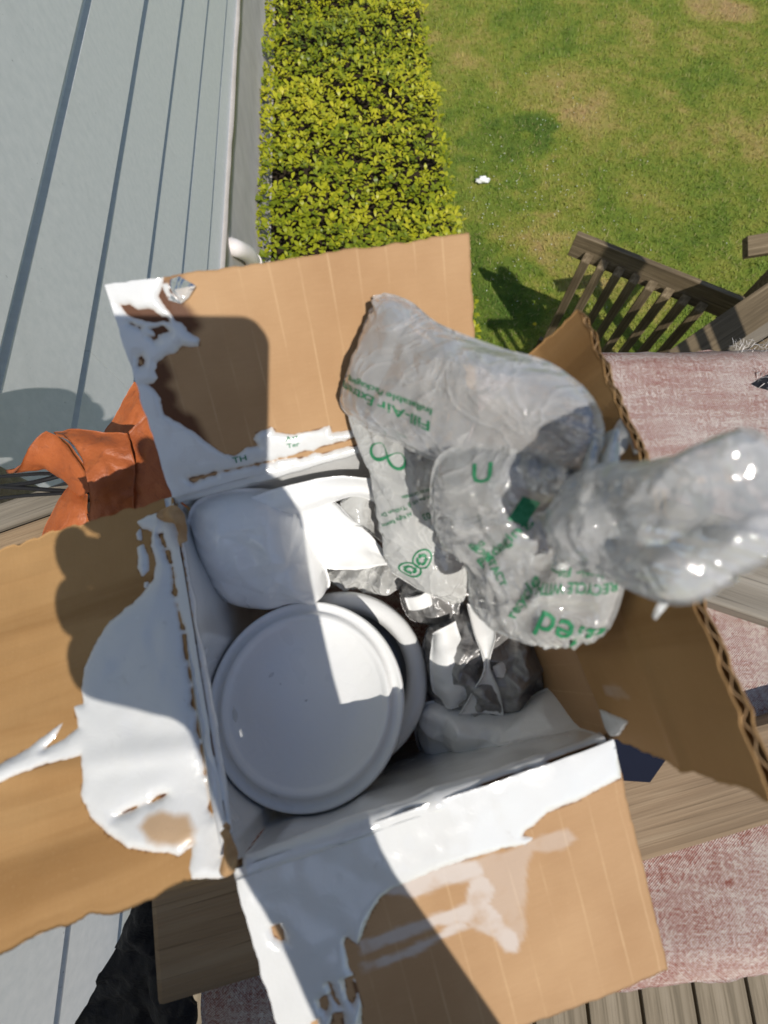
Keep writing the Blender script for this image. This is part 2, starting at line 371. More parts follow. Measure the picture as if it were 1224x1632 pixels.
CARDP = mat_cardboard('plain_cardboard', .0); CARD, CORE, PAINT = mat_cardboard(), mat_cardcore(), mat_paint()
PAINTIN = mat_paint('paint_coated_plastic', (.83, .83, .82), .28, .12, False)
FILM = mat_film('air_pillow_film', (1, .985, .97), .42, .05); FILM2 = mat_film('clear_crumpled_film', (1, .995, .97), .38, .05); FILMW = mat_film('milky_film', (.95, .95, .92), .66, .10)
WOOD_GREY = mat_wood('weathered_grey_wood', (.14, .12, .095), (.27, .235, .185), (.40, .36, .30))
WOOD_TAN = mat_wood('weathered_tan_wood', (.18, .115, .066), (.33, .235, .145), (.44, .34, .225))
WOOD_DECK = mat_wood('weathered_deck_wood', (.12, .095, .062), (.27, .215, .145), (.40, .33, .24))
WOOD_RAIL = mat_wood('old_greenish_rail_wood', (.07, .05, .03), (.18, .135, .08), (.36, .28, .18))
SIDING, RUG, LEATHER, LEAF, LAWN, BLADE, FOIL, PRINT = mat_siding(), mat_rug(), mat_leather(), mat_leaf(), mat_lawn(), mat_blade(), mat_foil(), mat_print()
SOIL = mat_plain('dark_soil', (.045, .033, .022), .95, .1, .5, 25, .6, .02)
CONCRETE = mat_plain('foundation_concrete', (.60, .555, .52), .9, .2, .35, 9, .3, .003)
PVC = mat_plain('white_plastic_pipe', (.76, .70, .67), .35, .5, .06, 20, .03)
BLACK = mat_plain('black_rubber', (.012, .012, .014), .55, .4, .2, 60, .3)
BLACKCLOTH = mat_plain('black_mesh_cloth', (.016, .015, .018), .7, .3, .4, 160, .9, .002)
NAVY = mat_plain('dark_navy_plastic', (.012, .015, .030), .8, .12, .25, 70, .15)
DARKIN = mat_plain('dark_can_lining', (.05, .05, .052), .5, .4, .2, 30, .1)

# ------------------------------------------------------------------ ground
def plane(name, x0, x1, y0, y1, z, mat, kind='structure'):
    return tag(mk(name, [(x0, y0, z), (x1, y0, z), (x1, y1, z), (x0, y1, z)], [(0, 1, 2, 3)], mat), kind=kind)
plane('lawn', -60, 60, -60, 60, -EYE, LAWN)
WD = V(-.065, 1, 0); WD /= np.linalg.norm(WD); WN = V(WD[1], -WD[0], 0)      # along the house wall, out from the wall
W0 = .74                                                                    # lens to wall
def wall_pt(s, out, z): return WD * s + WN * (-W0 + out) + V(0, 0, z)
bed = [wall_pt(-2, .0, -EYE + .004), wall_pt(-2, 1.46, -EYE + .004), wall_pt(8, 1.46, -EYE + .004), wall_pt(8, 0, -EYE + .004)]
tag(mk('planting_bed', bed, [(0, 1, 2, 3)], SOIL), kind='structure')

# ivy-like ground cover: whorls of folded pointed leaves
def ground_cover():
    step = .061; pts = []
    for s in np.arange(.6, 7.4, step):
        for o in np.arange(.05, 1.50, step):
            pts.append((s + rng.uniform(-.03, .03), o + rng.uniform(-.03, .03)))
    pts = np.array(pts); vs, fs, tone = [], [], []; k = 0
    prof = [(0, .0, .0), (.35, .30, .04), (.62, .40, .02), (.80, .26, -.03), (1.0, 0, -.10)]
    for s, o in pts:
        edge = min(1, (1.53 - o + .05 * math.sin(s * 9) + .03 * math.sin(s * 23)) / .14)
        if edge < .12: continue
        gap = noise.noise(Vector((s * 3.1, o * 3.1, 7)))
        if gap < -.52 and rng.random() < .6: continue
        hgt = (.19 + .13 * noise.noise(Vector((s * 1.7, o * 1.7, 0))) + .04 * noise.noise(Vector((s * 7, o * 7, 3)))) * (.35 + .65 * edge)
        c = wall_pt(s, o, -EYE + hgt); tn = min(1, max(0, rng.uniform(.15, .85) + .35 * noise.noise(Vector((s * 1.3, o * 1.3, 11))))); a0 = rng.uniform(0, 6.28); nl = rng.integers(6, 9)
        lean = V(rng.normal(0, .25), rng.normal(0, .25), 1)
        for q in range(nl):
            a = a0 + q * 6.28 / nl + rng.uniform(-.25, .25); el = rng.uniform(.05, .95) if q % 2 else rng.uniform(-.15, .5)
            L = rng.uniform(.028, .062); W = L * rng.uniform(.5, .8)
            d = V(math.cos(a) * math.cos(el), math.sin(a) * math.cos(el), math.sin(el)) + lean * .12; d /= np.linalg.norm(d)
            sd = np.cross(d, V(0, 0, 1)); sd /= np.linalg.norm(sd); up = np.cross(sd, d); fold = rng.uniform(.1, .4)
            cc = c + V(rng.normal(0, .006), rng.normal(0, .006), rng.uniform(-.02, .012)); b = k
            for (x, y, z) in prof:
                m = cc + d * (.006 + x * L) + up * (z * L)
                if y == 0: vs.append(m); tone.append(tn + rng.uniform(-.1, .1)); k += 1
                else:
                    for sg in (-1, 1):
                        vs.append(m + sd * sg * y * W + up * y * W * fold); tone.append(tn + rng.uniform(-.05, .15)); k += 1
            fs += [(b, b + 1, b + 2), (b + 1, b + 3, b + 4), (b + 1, b + 4, b + 2), (b + 3, b + 5, b + 6), (b + 3, b + 6, b + 4), (b + 5, b + 7, b + 6)]
    o = mk('ground_cover_plants', np.array(vs), np.array(fs), LEAF, smooth=False, attrs={'tone': tone})
    tag(o, 'yellow green leafy ground cover growing along the house foundation', 'ground cover', kind='stuff')
ground_cover()

def grass():
    n = 190000
    # denser towards the deck, reaching past the picture's edge
    y = 1.2 + 7.3 * rng.random(n) ** 1.35; x = .42 + (5.2 + .35 * y) * rng.random(n)
    clump = np.array([noise.noise(Vector((a * 3, b * 3, 0))) for a, b in zip(x[::10], y[::10])]).repeat(10)
    L = rng.uniform(.014, .044, n) * (1 + .6 * clump); a = rng.uniform(0, 6.28, n); t = rng.uniform(.3, 1.35, n); wd = rng.uniform(.0022, .0052, n)
    base = np.stack([x, y, np.full(n, -EYE)], 1); d = np.stack([np.cos(a) * np.sin(t), np.sin(a) * np.sin(t), np.cos(t)], 1)
    side = np.stack([-np.sin(a), np.cos(a), np.zeros(n)], 1)
    tip = base + d * L[:, None]; vs = np.stack([base + side * wd[:, None], base - side * wd[:, None], tip], 1).reshape(-1, 3)
    o = mk('lawn_grass', vs, np.arange(3 * n).reshape(-1, 3), BLADE, attrs={'tone': np.repeat(rng.random(n), 3)})
    tag(o, 'short patchy green and straw coloured grass of the lawn', 'grass', kind='stuff')
grass()

# ------------------------------------------------------------------ house wall
house = thing('house_wall', wall_pt(2, 0, -EYE), 'house wall of wide grey painted lap siding above a concrete foundation', 'house')
edges = [1.894, 1.721] + [1.48 - .2365 * k for k in range(12)]               # lower lips, metres below the lens
for k, zl in enumerate(edges):
    top = (edges[k + 1] if k + 1 < len(edges) else zl - .2365)
    hgt = zl - top + .02; lip = .0135; zu = -top
    # each board leans out at its lower lip
    prof = [(-.014, -zl + hgt), (-.014, zu - .033), (.002, zu - .036), (lip, -zl + .003), (lip - .002, -zl), (-.024, -zl), (-.024, -zl + hgt)]
    joints = [-2.4, (.86 if abs(zl - 1.243) < .01 else 3.1 + .7 * (k % 3)), 8.2]
    for j0, j1 in zip(joints[:-1], joints[1:]):
        vs = []; ns = 12
        for i in range(ns + 1):
            s = j0 + .0008 + (j1 - j0 - .0016) * i / ns
            for o_, z in prof: vs.append(wall_pt(s, o_ + .0008 * math.sin(s * 3 + k), z + .002 * math.sin(s * 1.7 + k * 2)))
        f = [list(q) for q in grid_faces(ns + 1, 7, wrap=True)] + [[0, 1, 2, 3, 4, 5, 6], [ns * 7 + q for q in (6, 5, 4, 3, 2, 1, 0)]]
        ob = mk('siding_board', vs, f, SIDING, house)
# a backing sheet keeps the wall closed, then the foundation
def slab(name, s0, s1, o0, o1, z0, z1, mat, parent, nseg=1):
    vs = []
    for s in (s0, s1):
        for o_, z in ((o0, z0), (o1, z0), (o1, z1), (o0, z1)): vs.append(wall_pt(s, o_, z))
    return mk(name, vs, [(0, 1, 2, 3), (7, 6, 5, 4), (0, 4, 5, 1), (1, 5, 6, 2), (2, 6, 7, 3), (3, 7, 4, 0)], mat, parent)
slab('sheathing', -2.4, 8.2, -.12, -.03, -1.89, 1.2, SIDING, house)
P = np.zeros((70, 12, 3))
for i, s in enumerate(np.linspace(-2.4, 8.2, 70)):
    for j, z in enumerate(np.linspace(-1.885, -EYE - .02, 12)):
        P[i, j] = wall_pt(s, -.012 + .006 * noise.noise(Vector((s * 4, z * 4, 1))) + .05 * max(0, (-z - 2.3) / .34) ** 2, z)
v_, f_ = solid_grid(P, .05); mk('foundation', v_, f_, CONCRETE, house)
# bent drain pipe poking through the foundation
p0 = far(352, 392, 1.93)
def on_wall(x, y, out): return on_plane(x, y, wall_pt(0, out, 0), WN)
a0 = on_wall(357, 393, -.03); a1 = on_wall(372, 394, .05); a2 = on_wall(394, 404, .09); a3 = on_wall(404, 418, .085); a4 = on_wall(408, 440, .06)
pv, pf = tube(smooth_path([a0, a1, a2, a3], 18), .046, 20); pipe = mk('drain_pipe', pv, pf, PVC, house, smooth=True)
a3b = a3 + (a3 - a2) * .35
for c0, c1, rr in ((a1 - (a1 - a0) * .55, a1 - (a1 - a0) * .25, .050), (a3 - (a3 - a2) * .05, a3b, .053)):
    pv, pf = tube([c0, c1], rr, 18); mk('pipe_collar', pv, pf, PVC, pipe, smooth=False)

# ------------------------------------------------------------------ deck
ZD = -1.5
deck = thing('deck', (.6, -.9, ZD), kind='structure')
pitch = .0915 * 1.5; x = .3414 * 1.5 - pitch * 8
for k in range(22):
    xb = x + k * pitch
    if xb - pitch / 2 < -.78: continue
    board('deck_board', (xb + pitch / 2, .58, ZD + random.uniform(-.001, .001)), (xb + pitch / 2, -2.4, ZD), pitch - .009, .034, WOOD_DECK, deck)
board('deck_joist', (-.7, .56, ZD - .036), (2.3, .56, ZD - .036), .04, .16, WOOD_GREY, deck)
for px_, py_ in ((-.6, .5), (2.1, .5)):
    hh = EYE + ZD - .2
    frame_mesh('deck_post', [(0, 0, hh / 2, .09, .09, hh)], WOOD_GREY, deck, Matrix.Translation((px_, py_, -EYE)), .004)

# ------------------------------------------------------------------ railings
def picket(parent, top, bot, wd, th, along, mat, cut=.03):
    """square picket with a slanted top, its face square to the rail"""
    top, bot = Vector(top), Vector(bot); L = (top - bot).length
    bm = bmesh.new(); r = bmesh.ops.create_cube(bm, size=1); bmesh.ops.scale(bm, vec=(L, wd, th), verts=bm.verts)
    bmesh.ops.translate(bm, vec=(L / 2, 0, 0), verts=bm.verts)
    for v in bm.verts:
        if v.co.x > L * .9 and v.co.z > 0: v.co.x -= cut
    bmesh.ops.bevel(bm, geom=list(bm.edges), offset=.0025, segments=1, affect='EDGES')
    me = bpy.data.meshes.new('picket'); bm.to_mesh(me); bm.free(); me.materials.append(mat)
    o = bpy.data.objects.new('picket', me); COL.objects.link(o); o.parent = parent
    fz = Vector(along).cross(Vector((0, 0, 1)))
    M = axes(bot, top - bot, fz); M.translation -= Vector(root_base(parent)); o.matrix_basis = M
ZT = 1.84
pa, pb = far(938, 407, ZT), far(1121, 486, ZT); al = (pb - pa) / np.linalg.norm(pb - pa); nf = np.cross(al, V(0, 0, 1))
if nf @ pa > 0: nf = -nf                                         # facing the deck
stair = thing('stair_railing', (*((pa + pb) / 2)[:2], -EYE), 'weathered wooden picket railing standing on the lawn below the deck', 'railing')
for k in range(8):
    p = pa + (pb - pa) * k / 7
    picket(stair, p + V(0, 0, .0) + nf * .0, (p[0], p[1], -EYE), .046, .036, al, WOOD_RAIL)
rl, rr = far(925, 375, 1.775), far(1194, 482, 1.775)
board('top_rail', rl - nf * .01 - al * .02, rr - nf * .01 + al * .04, .03, .125, WOOD_RAIL, stair, up=(0, 0, 1))
b0 = V(pa[0], pa[1], -EYE + .10) - nf * .037; board('bottom_rail', b0 - al * .05, b0 + al * .95, .03, .09, WOOD_RAIL, stair)
# stair handrail sloping away behind the rug
h0, h1 = far(1052, 598, 1.75), far(1330, 410, 1.42); hd = h1 - h0
hr = thing('stair_handrail', (*((h0 + h1) / 2)[:2], -EYE), 'broad grey green sloping handrail boards beside the rug', 'handrail')
hn = np.cross(hd, V(0, 0, 1)); hn /= np.linalg.norm(hn)
board('handrail_board', h0, h1, .135, .04, WOOD_RAIL, hr, up=tuple(V(0, -.25, 1)))
q0, q1 = far(1092, 602, 1.80), far(1340, 455, 1.50)
board('lower_board', q0, q1, .055, .035, WOOD_GREY, hr, up=(0, 0, 1))
q0, q1 = far(1120, 620, 1.80), far(1360, 480, 1.50)
board('lower_board', q0, q1, .10, .035, WOOD_RAIL, hr, up=(0, -.3, 1))
q0, q1 = far(1150, 505, 1.95), far(1300, 385, 1.80)
board('lower_board', q0, q1, .028, .04, WOOD_GREY, hr, up=(0, -.3, 1))
for q in (h0 + hd * .42, h0 + hd * .9):
    hh = q[2] + EYE - .045
    frame_mesh('handrail_post', [(0, 0, hh / 2, .085, .085, hh)], WOOD_RAIL, hr, Matrix.Translation((q[0], q[1], -EYE)), .004)
e0, e1 = far(1192, 392, 1.55), far(1330, 370, 1.5)
er = thing('rail_end', (e0[0], e0[1], -EYE), 'dark sawn end of a rail board above the lawn grass', 'rail')
board('rail_board', e0, e1, .085, .04, WOOD_RAIL, er, up=(0, -.5, 1))
hh = e1[2] + EYE - .05; ep = e0 + (e1 - e0) * .8
frame_mesh('rail_post', [(0, 0, hh / 2, .07, .07, hh)], WOOD_RAIL, er, Matrix.Translation((ep[0], ep[1], -EYE)), .004)

# deck railing: the part by the house that shows, and an unseen run at the right added to shade the lawn
dr = thing('deck_railing', (-.5, .3, ZD), 'grey weathered deck railing boards meeting the house wall', 'railing')
r0, r1 = near(0, 822, .655), near(95, 789, .655); rd = (r1 - r0) / np.linalg.norm(r1 - r0)
rnn = V(-rd[1], rd[0], 0)
board('rail_board', r0 - rd * .33, r0 + rd * .20, .026, .03, WOOD_GREY, dr)
board('rail_board', r0 - rd * .33 - rnn * .0345, r0 + rd * .20 - rnn * .0345, .036, .03, WOOD_TAN, dr)
pp = V(-.665, .285, 0)  # unseen post, added so its rounded top shades the siding
pr = [(.030, ZD), (.042, ZD + .02), (.042, -.66), (.050, -.65), (.052, -.63), (.046, -.61), (.05, -.585), (.047, -.56), (.035, -.54), (.015, -.53), (.001, -.528)]
lv, lf = lathe([(r_, z_) for r_, z_ in pr], 24); mk('shadow_post', lv + pp, lf, WOOD_GREY, dr, smooth=True)
rr_ = thing('shadow_railing', (1.68, .55, ZD), 'unseen short railing with pickets and a round headed post, added to shade the lawn', 'railing')  # out of view, placed and sized for striped shadow on the grass
board('top_rail', (1.46, .55, -.43), (1.85, .55, -.43), .07, .035, WOOD_GREY, rr_)
board('bottom_rail', (1.46, .55, ZD + .12), (1.85, .55, ZD + .12), .05, .035, WOOD_GREY, rr_)
for k in range(5):
    xx = 1.49 + k * .075
    picket(rr_, (xx, .548, -.466), (xx, .548, ZD), .03, .03, (1, 0, 0), WOOD_GREY, 0)
lv, lf = lathe([(.045, ZD), (.05, -.4), (.055, -.38), (.06, -.30), (.07, -.15), (.065, 0.0), (.05, .08), (.03, .12), (.001, .13)], 24)  # tall unseen post, shaped for a rounded shadow on the lawn
mk('shadow_post', lv + V(1.79, .60, 0), lf, WOOD_GREY, rr_, smooth=True)

# ------------------------------------------------------------------ table, rug, loose boards
ZR = .632                                                         # rug top, near units
tb = thing('patio_table', (.26, .03, ZD), 'wooden patio table hidden under the faded red rug', 'table')
for k in range(6):
    yb = (-.185 + k * .113) * K
    board('table_slat', (-.185 * K, yb, -(ZR + .012) * K), (1.02 * K, yb, -(ZR + .012) * K), .08, .025, WOOD_TAN, tb)
for lx in (-.10, .95):
    for ly in (-.24, .42):
        hh = -(ZR + .012) * K - .026 - ZD
        frame_mesh('table_leg', [(0, 0, hh / 2, .05, .05, hh)], WOOD_TAN, tb, Matrix.Translation((lx * K, ly * K, ZD)), .003)
ni, nj = 150, 170
P = bilin(V(-.195, -.372, -ZR) * K, V(1.05, -.262, -ZR) * K, V(1.05, .535, -ZR) * K, V(-.195, .500, -ZR) * K, ni, nj)
s = np.linspace(0, 1, ni)[:, None]; t = np.linspace(0, 1, nj)[None, :]
P[..., 2] -= .030 * np.clip((s - .93) / .07, 0, 1) ** 2 + .014 * np.clip((.05 - s) / .05, 0, 1) ** 2 + .006 * np.clip((.03 - t) / .03, 0, 1)
P[..., 2] += .0025 * fbm(P, 9, 3, 4.0) * np.clip((P[..., 0] - .10) / .05, 0, 1)
P[-1, :, 1] += .004 * fbm(P[-1], 50, 3, 2.0); P[0, :, 1] += .003 * fbm(P[0], 40, 3, 3.0)
rv, rf = solid_grid(P, .0035)
rug = mk('woven_rug', rv, rf, RUG, smooth=True)
tag(rug, 'faded red and white woven rug with frayed edge spread under the box', 'rug')
tv, tf = [], []
for k in range(120):
    u0 = random.random(); edge = k < 70
    b = near(random.uniform(1168, 1235), random.uniform(548, 566), ZR + .01) if edge else near(random.uniform(1195, 1240), random.uniform(585, 632), ZR - .002)
    d = V(random.uniform(-.6, .6), random.uniform(-.1, 1) if edge else random.uniform(-.8, .8), random.uniform(.1, .8)); d /= np.linalg.norm(d)
    L = random.uniform(.004, .011); sd = np.cross(d, V(.3, .2, .9)); o_ = len(tv)
    m_ = b + d * L * .5 + V(0, 0, random.uniform(-.002, .003)); e_ = b + d * L + V(random.uniform(-.004, .004), random.uniform(-.004, .004), -.002)
    for q, wv in ((b, .0006), (m_, .0005), (e_, .0002)): tv += [q + sd * wv, q - sd * wv]
    tf += [(o_, o_ + 1, o_ + 3, o_ + 2), (o_ + 2, o_ + 3, o_ + 5, o_ + 4)]
THREAD = mat_plain('pale_thread', (.62, .58, .54), .9, .1, .3, 80)
fr = mk('frayed_thread', tv, tf, THREAD, rug); fr['kind'] = 'stuff'
# black patch laid on the rug as the shade inside a torn corner
hp = [near(x_, y_, ZR - .004) for x_, y_ in ((1196, 612), (1210, 604), (1240, 590), (1250, 625), (1226, 622), (1208, 618))]
mk('tear_shade_patch', hp + [p - V(0, 0, .002) for p in hp], [tuple(range(6))] + [(k, (k + 1) % 6, 6 + (k + 1) % 6, 6 + k) for k in range(6)], BLACKCLOTH, rug)

u_ = V(.972, .2334, 0); nn_ = V(-.2334, .972, 0); zb = .588
pc = nn_ * (-.356 * zb)
tag(board('wooden_plank', (u_ * -.292 + pc) * K - V(0, 0, zb * K), (u_ * 1.0 + pc) * K - V(0, 0, zb * K), .160 * zb * K, (ZR - zb) * K - .001, WOOD_TAN, bevel=.004),
    'tan weathered plank lying on the rug in front of the box', 'plank')
za = .600; a0 = V(.721, .1276, 0) * za; ad = V(.942, -.336, 0); an = V(.336, .942, 0)
c0 = a0 + an * .062 - ad * .085; c1 = a0 + an * .062 + ad * .2
tag(board('wooden_plank', c0 * K - V(0, 0, za * K), c1 * K - V(0, 0, za * K), .124 * K, (ZR - za) * K - .001, WOOD_GREY, bevel=.003),
    'pale grey weathered plank lying on the rug beside the upright box flap', 'plank')
# dark navy flat case tucked between plank and box
zs = .572; nv = [near(x_, y_, zs) for x_, y_ in ((962, 1150), (1010, 1160), (1069, 1200), (1036, 1247), (972, 1243))]
nb = [p - V(0, 0, (zb - zs) * K - .0005) for p in nv]
tag(mk('flat_case', nv + nb, [(4, 3, 2, 1, 0), (5, 6, 7, 8, 9)] + [(k, (k + 1) % 5, 5 + (k + 1) % 5, 5 + k) for k in range(5)], NAVY),
    'flat dark navy plastic piece lying on the tan plank by the box corner', 'case')

# ------------------------------------------------------------------ the cardboard box
d0 = .358
A, B, C = near(290, 780, d0), near(372, 1385, d0), near(970, 1178, d0)
ex = (C - B) / np.linalg.norm(C - B); gy = V(-ex[1], ex[0], 0); side = .269 * K
A = B + gy * side; C = B + ex * side; D = A + ex * side; HB = (ZR - d0) * K
TH = .0042
Ebox = thing('cardboard_box', (*((A + C) / 2)[:2], -ZR * K), 'open brown cardboard shipping box splashed with white paint, flaps folded out', 'box')
DN = V(0, 0, -HB + .001)
LC0 = near(486, 1117, .436); RL0 = .0872 * K
def wall_panel(name, a, b, inward, mat):
    P = bilin(a, b, b + DN, a + DN, 32, 60)
    al_ = (b - a) / np.linalg.norm(b - a); s_ = (P - LC0) @ al_; dist = (LC0 - a) @ inward        # bulge where the lid presses on it
    push = np.maximum(0, np.sqrt(np.maximum(0, (RL0 + .001) ** 2 - s_ ** 2)) - dist) * np.clip(np.linspace(0, 1, 32)[:, None] / .16, 0, 1)
    P = P - inward[None, None] * push[..., None]
    P = P + inward[None, None] * (.0008 * fbm(P, 30, 2, 1.0))[..., None]
    v, f = solid_grid(P, TH) if np.dot(grid_normals(P)[5, 5], inward) > 0 else solid_grid(P[:, ::-1], TH)
    uvs = np.stack([np.linalg.norm(v[:, :2] - a[:2], axis=1), v[:, 2]], 1)
    return mk(name, v, f, mat, Ebox, smooth=False, uv=uvs, attrs={'wet': np.zeros(len(v)), 'wash': np.zeros(len(v))})
wall_panel('side_panel', A, B, ex, PAINT); wall_panel('side_panel', B, C, gy, PAINT)
wall_panel('side_panel', A + ex * .001, D - ex * .001, -gy, PAINT); wall_panel('side_panel', D, C, -ex, CARD)
fl = [A + DN, B + DN, C + DN, D + DN]
mk('box_bottom', fl + [p - V(0, 0, .0015) for p in fl], [(0, 1, 2, 3), (7, 6, 5, 4)] + [(k, 4 + k, 4 + (k + 1) % 4, (k + 1) % 4) for k in range(4)], PAINTIN, Ebox)

def pxnoise(P, sc, seed): return fbm(P, sc, 3, seed)
def flap(hinge_a, hinge_b, out_b, out_a, paint, holes, wash=(), wet=12.0, bow=0.0, torn=.0008, sidetorn=0.0, crease=None, seed=1.0, rag=1.5, thick=.0014, card=None, soak=(), stains=()):
    card = card or CARD
    ni, nj = 84, 120
    P = bilin(hinge_a, hinge_b, out_b, out_a, ni, nj)
    n = grid_normals(P); flipped = False
    if np.sum(n[40, 60] * -P[40, 60]) < 0: P = P[:, ::-1].copy(); n = grid_normals(P); flipped = True
    s = np.linspace(0, 1, ni)[:, None]; t = np.linspace(0, 1, nj)[None, :]
    h = bow * np.sin(s * math.pi * .6) + .0012 * fbm(P, 14, 3, seed)
    if crease: h = h + crease(s, t)
    P = P + n * h[..., None]
    outw = P[-1] - P[-2]; outw /= np.linalg.norm(outw, axis=1, keepdims=True)
    ramp = np.clip((s - .93) / .07, 0, 1)[..., None]
    P = P + ramp * outw[None] * (torn * fbm(P[-1] * 1.0, 140, 4, seed + 3))[None, :, None]
    for jj, sg in ((0, -1), (nj - 1, 1)):
        al_ = P[:, min(jj + 1, nj - 1)] - P[:, max(jj - 1, 0)]; al_ /= np.linalg.norm(al_, axis=1, keepdims=True)
        off_ = al_ * (torn * .8 * fbm(P[:, jj], 140, 4, seed + 5) + (sidetorn if P[:, jj, 1].mean() < P[:, nj // 2, 1].mean() else 0) * fbm(P[:, jj], 45, 4, seed + 6))[:, None]
        for q_ in range(10):
            wq = (1 - q_ / 10); jq = jj + q_ if jj == 0 else jj - q_; P[:, jq] += off_ * wq
    n = grid_normals(P)
    px_, zc = pix(P)
    inside = np.full(P.shape[:2], -1e9)
    for pl in paint: inside = np.maximum(inside, sdist(px_, pl))
    for pl in holes: inside = np.minimum(inside, -sdist(px_, pl))
    wet_a = np.clip((1 + inside / wet) * 2.2 + .9 * fbm(P, 60, 3, seed), 0, 1) * (inside < 0) + 1.0 * (inside >= 0)
    soft = np.zeros(P.shape[:2])
    for pl_ in soak: soft = np.maximum(soft, np.clip(.5 + sdist(px_, pl_) / 14, 0, 1))
    wet_a = np.where(inside < 0, wet_a * soft, wet_a)
    wash_a = np.zeros(P.shape[:2])
    for pl, am in wash: wash_a = np.maximum(wash_a, am * np.clip(.5 + (sdist(px_, pl) + 5 * fbm(P, 120, 3, seed)) / 5, 0, 1))
    L0 = np.linalg.norm(P[0, -1] - P[0, 0]); L1 = np.linalg.norm(P[-1, 60] - P[0, 60])
    uvg = np.stack(np.broadcast_arrays(t * L0, s * L1), -1).reshape(-1, 2)
    zz = np.zeros(ni * nj)
    v, f = solid_grid(P, .0006)
    o = mk('flap', v, f, card, Ebox, smooth=True, uv=np.concatenate([uvg, uvg]), attrs={'wet': np.concatenate([wet_a.ravel(), zz]), 'wash': np.concatenate([wash_a.ravel(), zz])})
    o.data.polygons.foreach_set('use_smooth', [True] * len(o.data.polygons))
    v, f = solid_grid(P - n * (TH - .0006), .0006)
    mk('outer_liner', v, f, card, o, smooth=True, uv=np.concatenate([uvg, uvg]), attrs={'wet': np.zeros(2 * ni * nj), 'wash': np.zeros(2 * ni * nj)})
    # corrugated medium: a wave running along the hinge, its channels running outwards
    waves = int(L0 / .0075); m = waves * 10 + 1; jj = np.linspace(0, nj - 1, m); j0 = np.minimum(jj.astype(int), nj - 2); ft = (jj - j0)[None, :, None]
    ii = np.linspace(0, ni - 1, 16).astype(int)
    Q = P[ii][:, j0] * (1 - ft) + P[ii][:, j0 + 1] * ft; N = n[ii][:, j0]
    amp = (TH - .0014) / 2; ph_ = 1.3 * fbm(P[-1][j0], 30, 2, seed + 31); wv = -(TH / 2) + amp * (.78 + .3 * fbm(P[-1][j0], 70, 2, seed + 33)) * np.sin(np.linspace(0, waves * 2 * math.pi, m) + ph_); Q = Q + N * wv[None, :, None]
    v, f = solid_grid(Q, .0004, True); mk('fluting', v, f, CORE, o, smooth=True)
    # the wet paint: a film with its own thickness and rim
    for pi_, pl_ in enumerate(paint):
        mi, mj = 150, 210
        a_ = np.linspace(0, ni - 1, mi); b_ = np.linspace(0, nj - 1, mj); i0 = np.minimum(a_.astype(int), ni - 2); k0 = np.minimum(b_.astype(int), nj - 2)
        fi = (a_ - i0)[:, None, None]; fj = (b_ - k0)[None, :, None]
        def up(X): return (X[i0][:, k0] * (1 - fi) + X[i0 + 1][:, k0] * fi) * (1 - fj) + (X[i0][:, k0 + 1] * (1 - fi) + X[i0 + 1][:, k0 + 1] * fi) * fj
        G = up(P); Nn = up(n); Nn /= np.linalg.norm(Nn, axis=-1, keepdims=True)
        gp, gz = pix(G); sd = sdist(gp, pl_)
        hn_ = 4.5 * fbm(G, 130, 4, seed + 21)
        for pl in holes: sd = np.minimum(sd, -sdist(gp, pl) + hn_)
        sd = sd + rag * fbm(G, 170, 4, seed + 7) + rag * .7 * fbm(G, 500, 2, seed + 2)
        body = thick * (1 + .75 * fbm(G, 26, 3, seed + 9) + .28 * fbm(G, 62, 2, seed + 11))
        hh = np.clip(sd * gz / F * .55, -.0007, 1) ; hh = np.where(hh > 0, body * (1 - np.exp(-hh / (thick * .6))), hh)
        G2 = G + Nn * (hh + .0001)[..., None]
        f = grid_faces(mi, mj); keep = (hh.ravel()[f] > -.0004).any(1); f = f[keep]
        used = np.unique(f); remap = np.full(mi * mj, -1); remap[used] = np.arange(len(used))
        st = np.clip(.45 * (1 - sd / 2.5), 0, .45)
        for q_ in stains: st = np.maximum(st, np.clip(.4 + (sdist(gp, q_) + 11 * fbm(G, 70, 4, seed + 41)) / 16, 0, 1))
        mk('paint_spill', G2.reshape(-1, 3)[used], remap[f], PAINT, o, smooth=True, attrs={'stain': st.ravel()[used]})
    return o

UPL = [(140, 440), (262, 436), (258, 455), (253, 472), (262, 488), (272, 500), (279, 511), (290, 515), (298, 528), (318, 540), (316, 552), (302, 553), (290, 550), (280, 560), (262, 568), (250, 578), (247, 592), (250, 602), (244, 609), (232, 612), (246, 622), (255, 635), (260, 660), (290, 677), (320, 697), (352, 722), (375, 728), (392, 714), (412, 711), (404, 700), (410, 690), (424, 684), (434, 680), (440, 690), (470, 693), (495, 688), (512, 683), (525, 677), (529, 690), (560, 686), (640, 690), (640, 760), (250, 860), (120, 700)]
UPH = [[(192, 486), (206, 484), (222, 492), (240, 490), (252, 500), (268, 506), (270, 513), (240, 512), (214, 507), (200, 498)],
       [(300, 764), (350, 750), (400, 740), (470, 723), (540, 704), (600, 690), (600, 700), (520, 722), (430, 738), (360, 752), (310, 768)],
       [(222, 572), (226, 568), (227, 580), (222, 584)], [(208, 516), (228, 521), (224, 526)], [(240, 524), (262, 520), (268, 528), (250, 532)], [(238, 536), (250, 538), (246, 543)]]
UF = flap(A, D, near(748, 370, .254), near(170, 455, .254), [UPL], UPH, seed=1.3, wet=34, soak=([(225, 590), (262, 570), (300, 640), (345, 730), (300, 700), (240, 650)], [(180, 470), (318, 430), (322, 520), (290, 552), (180, 530)]))
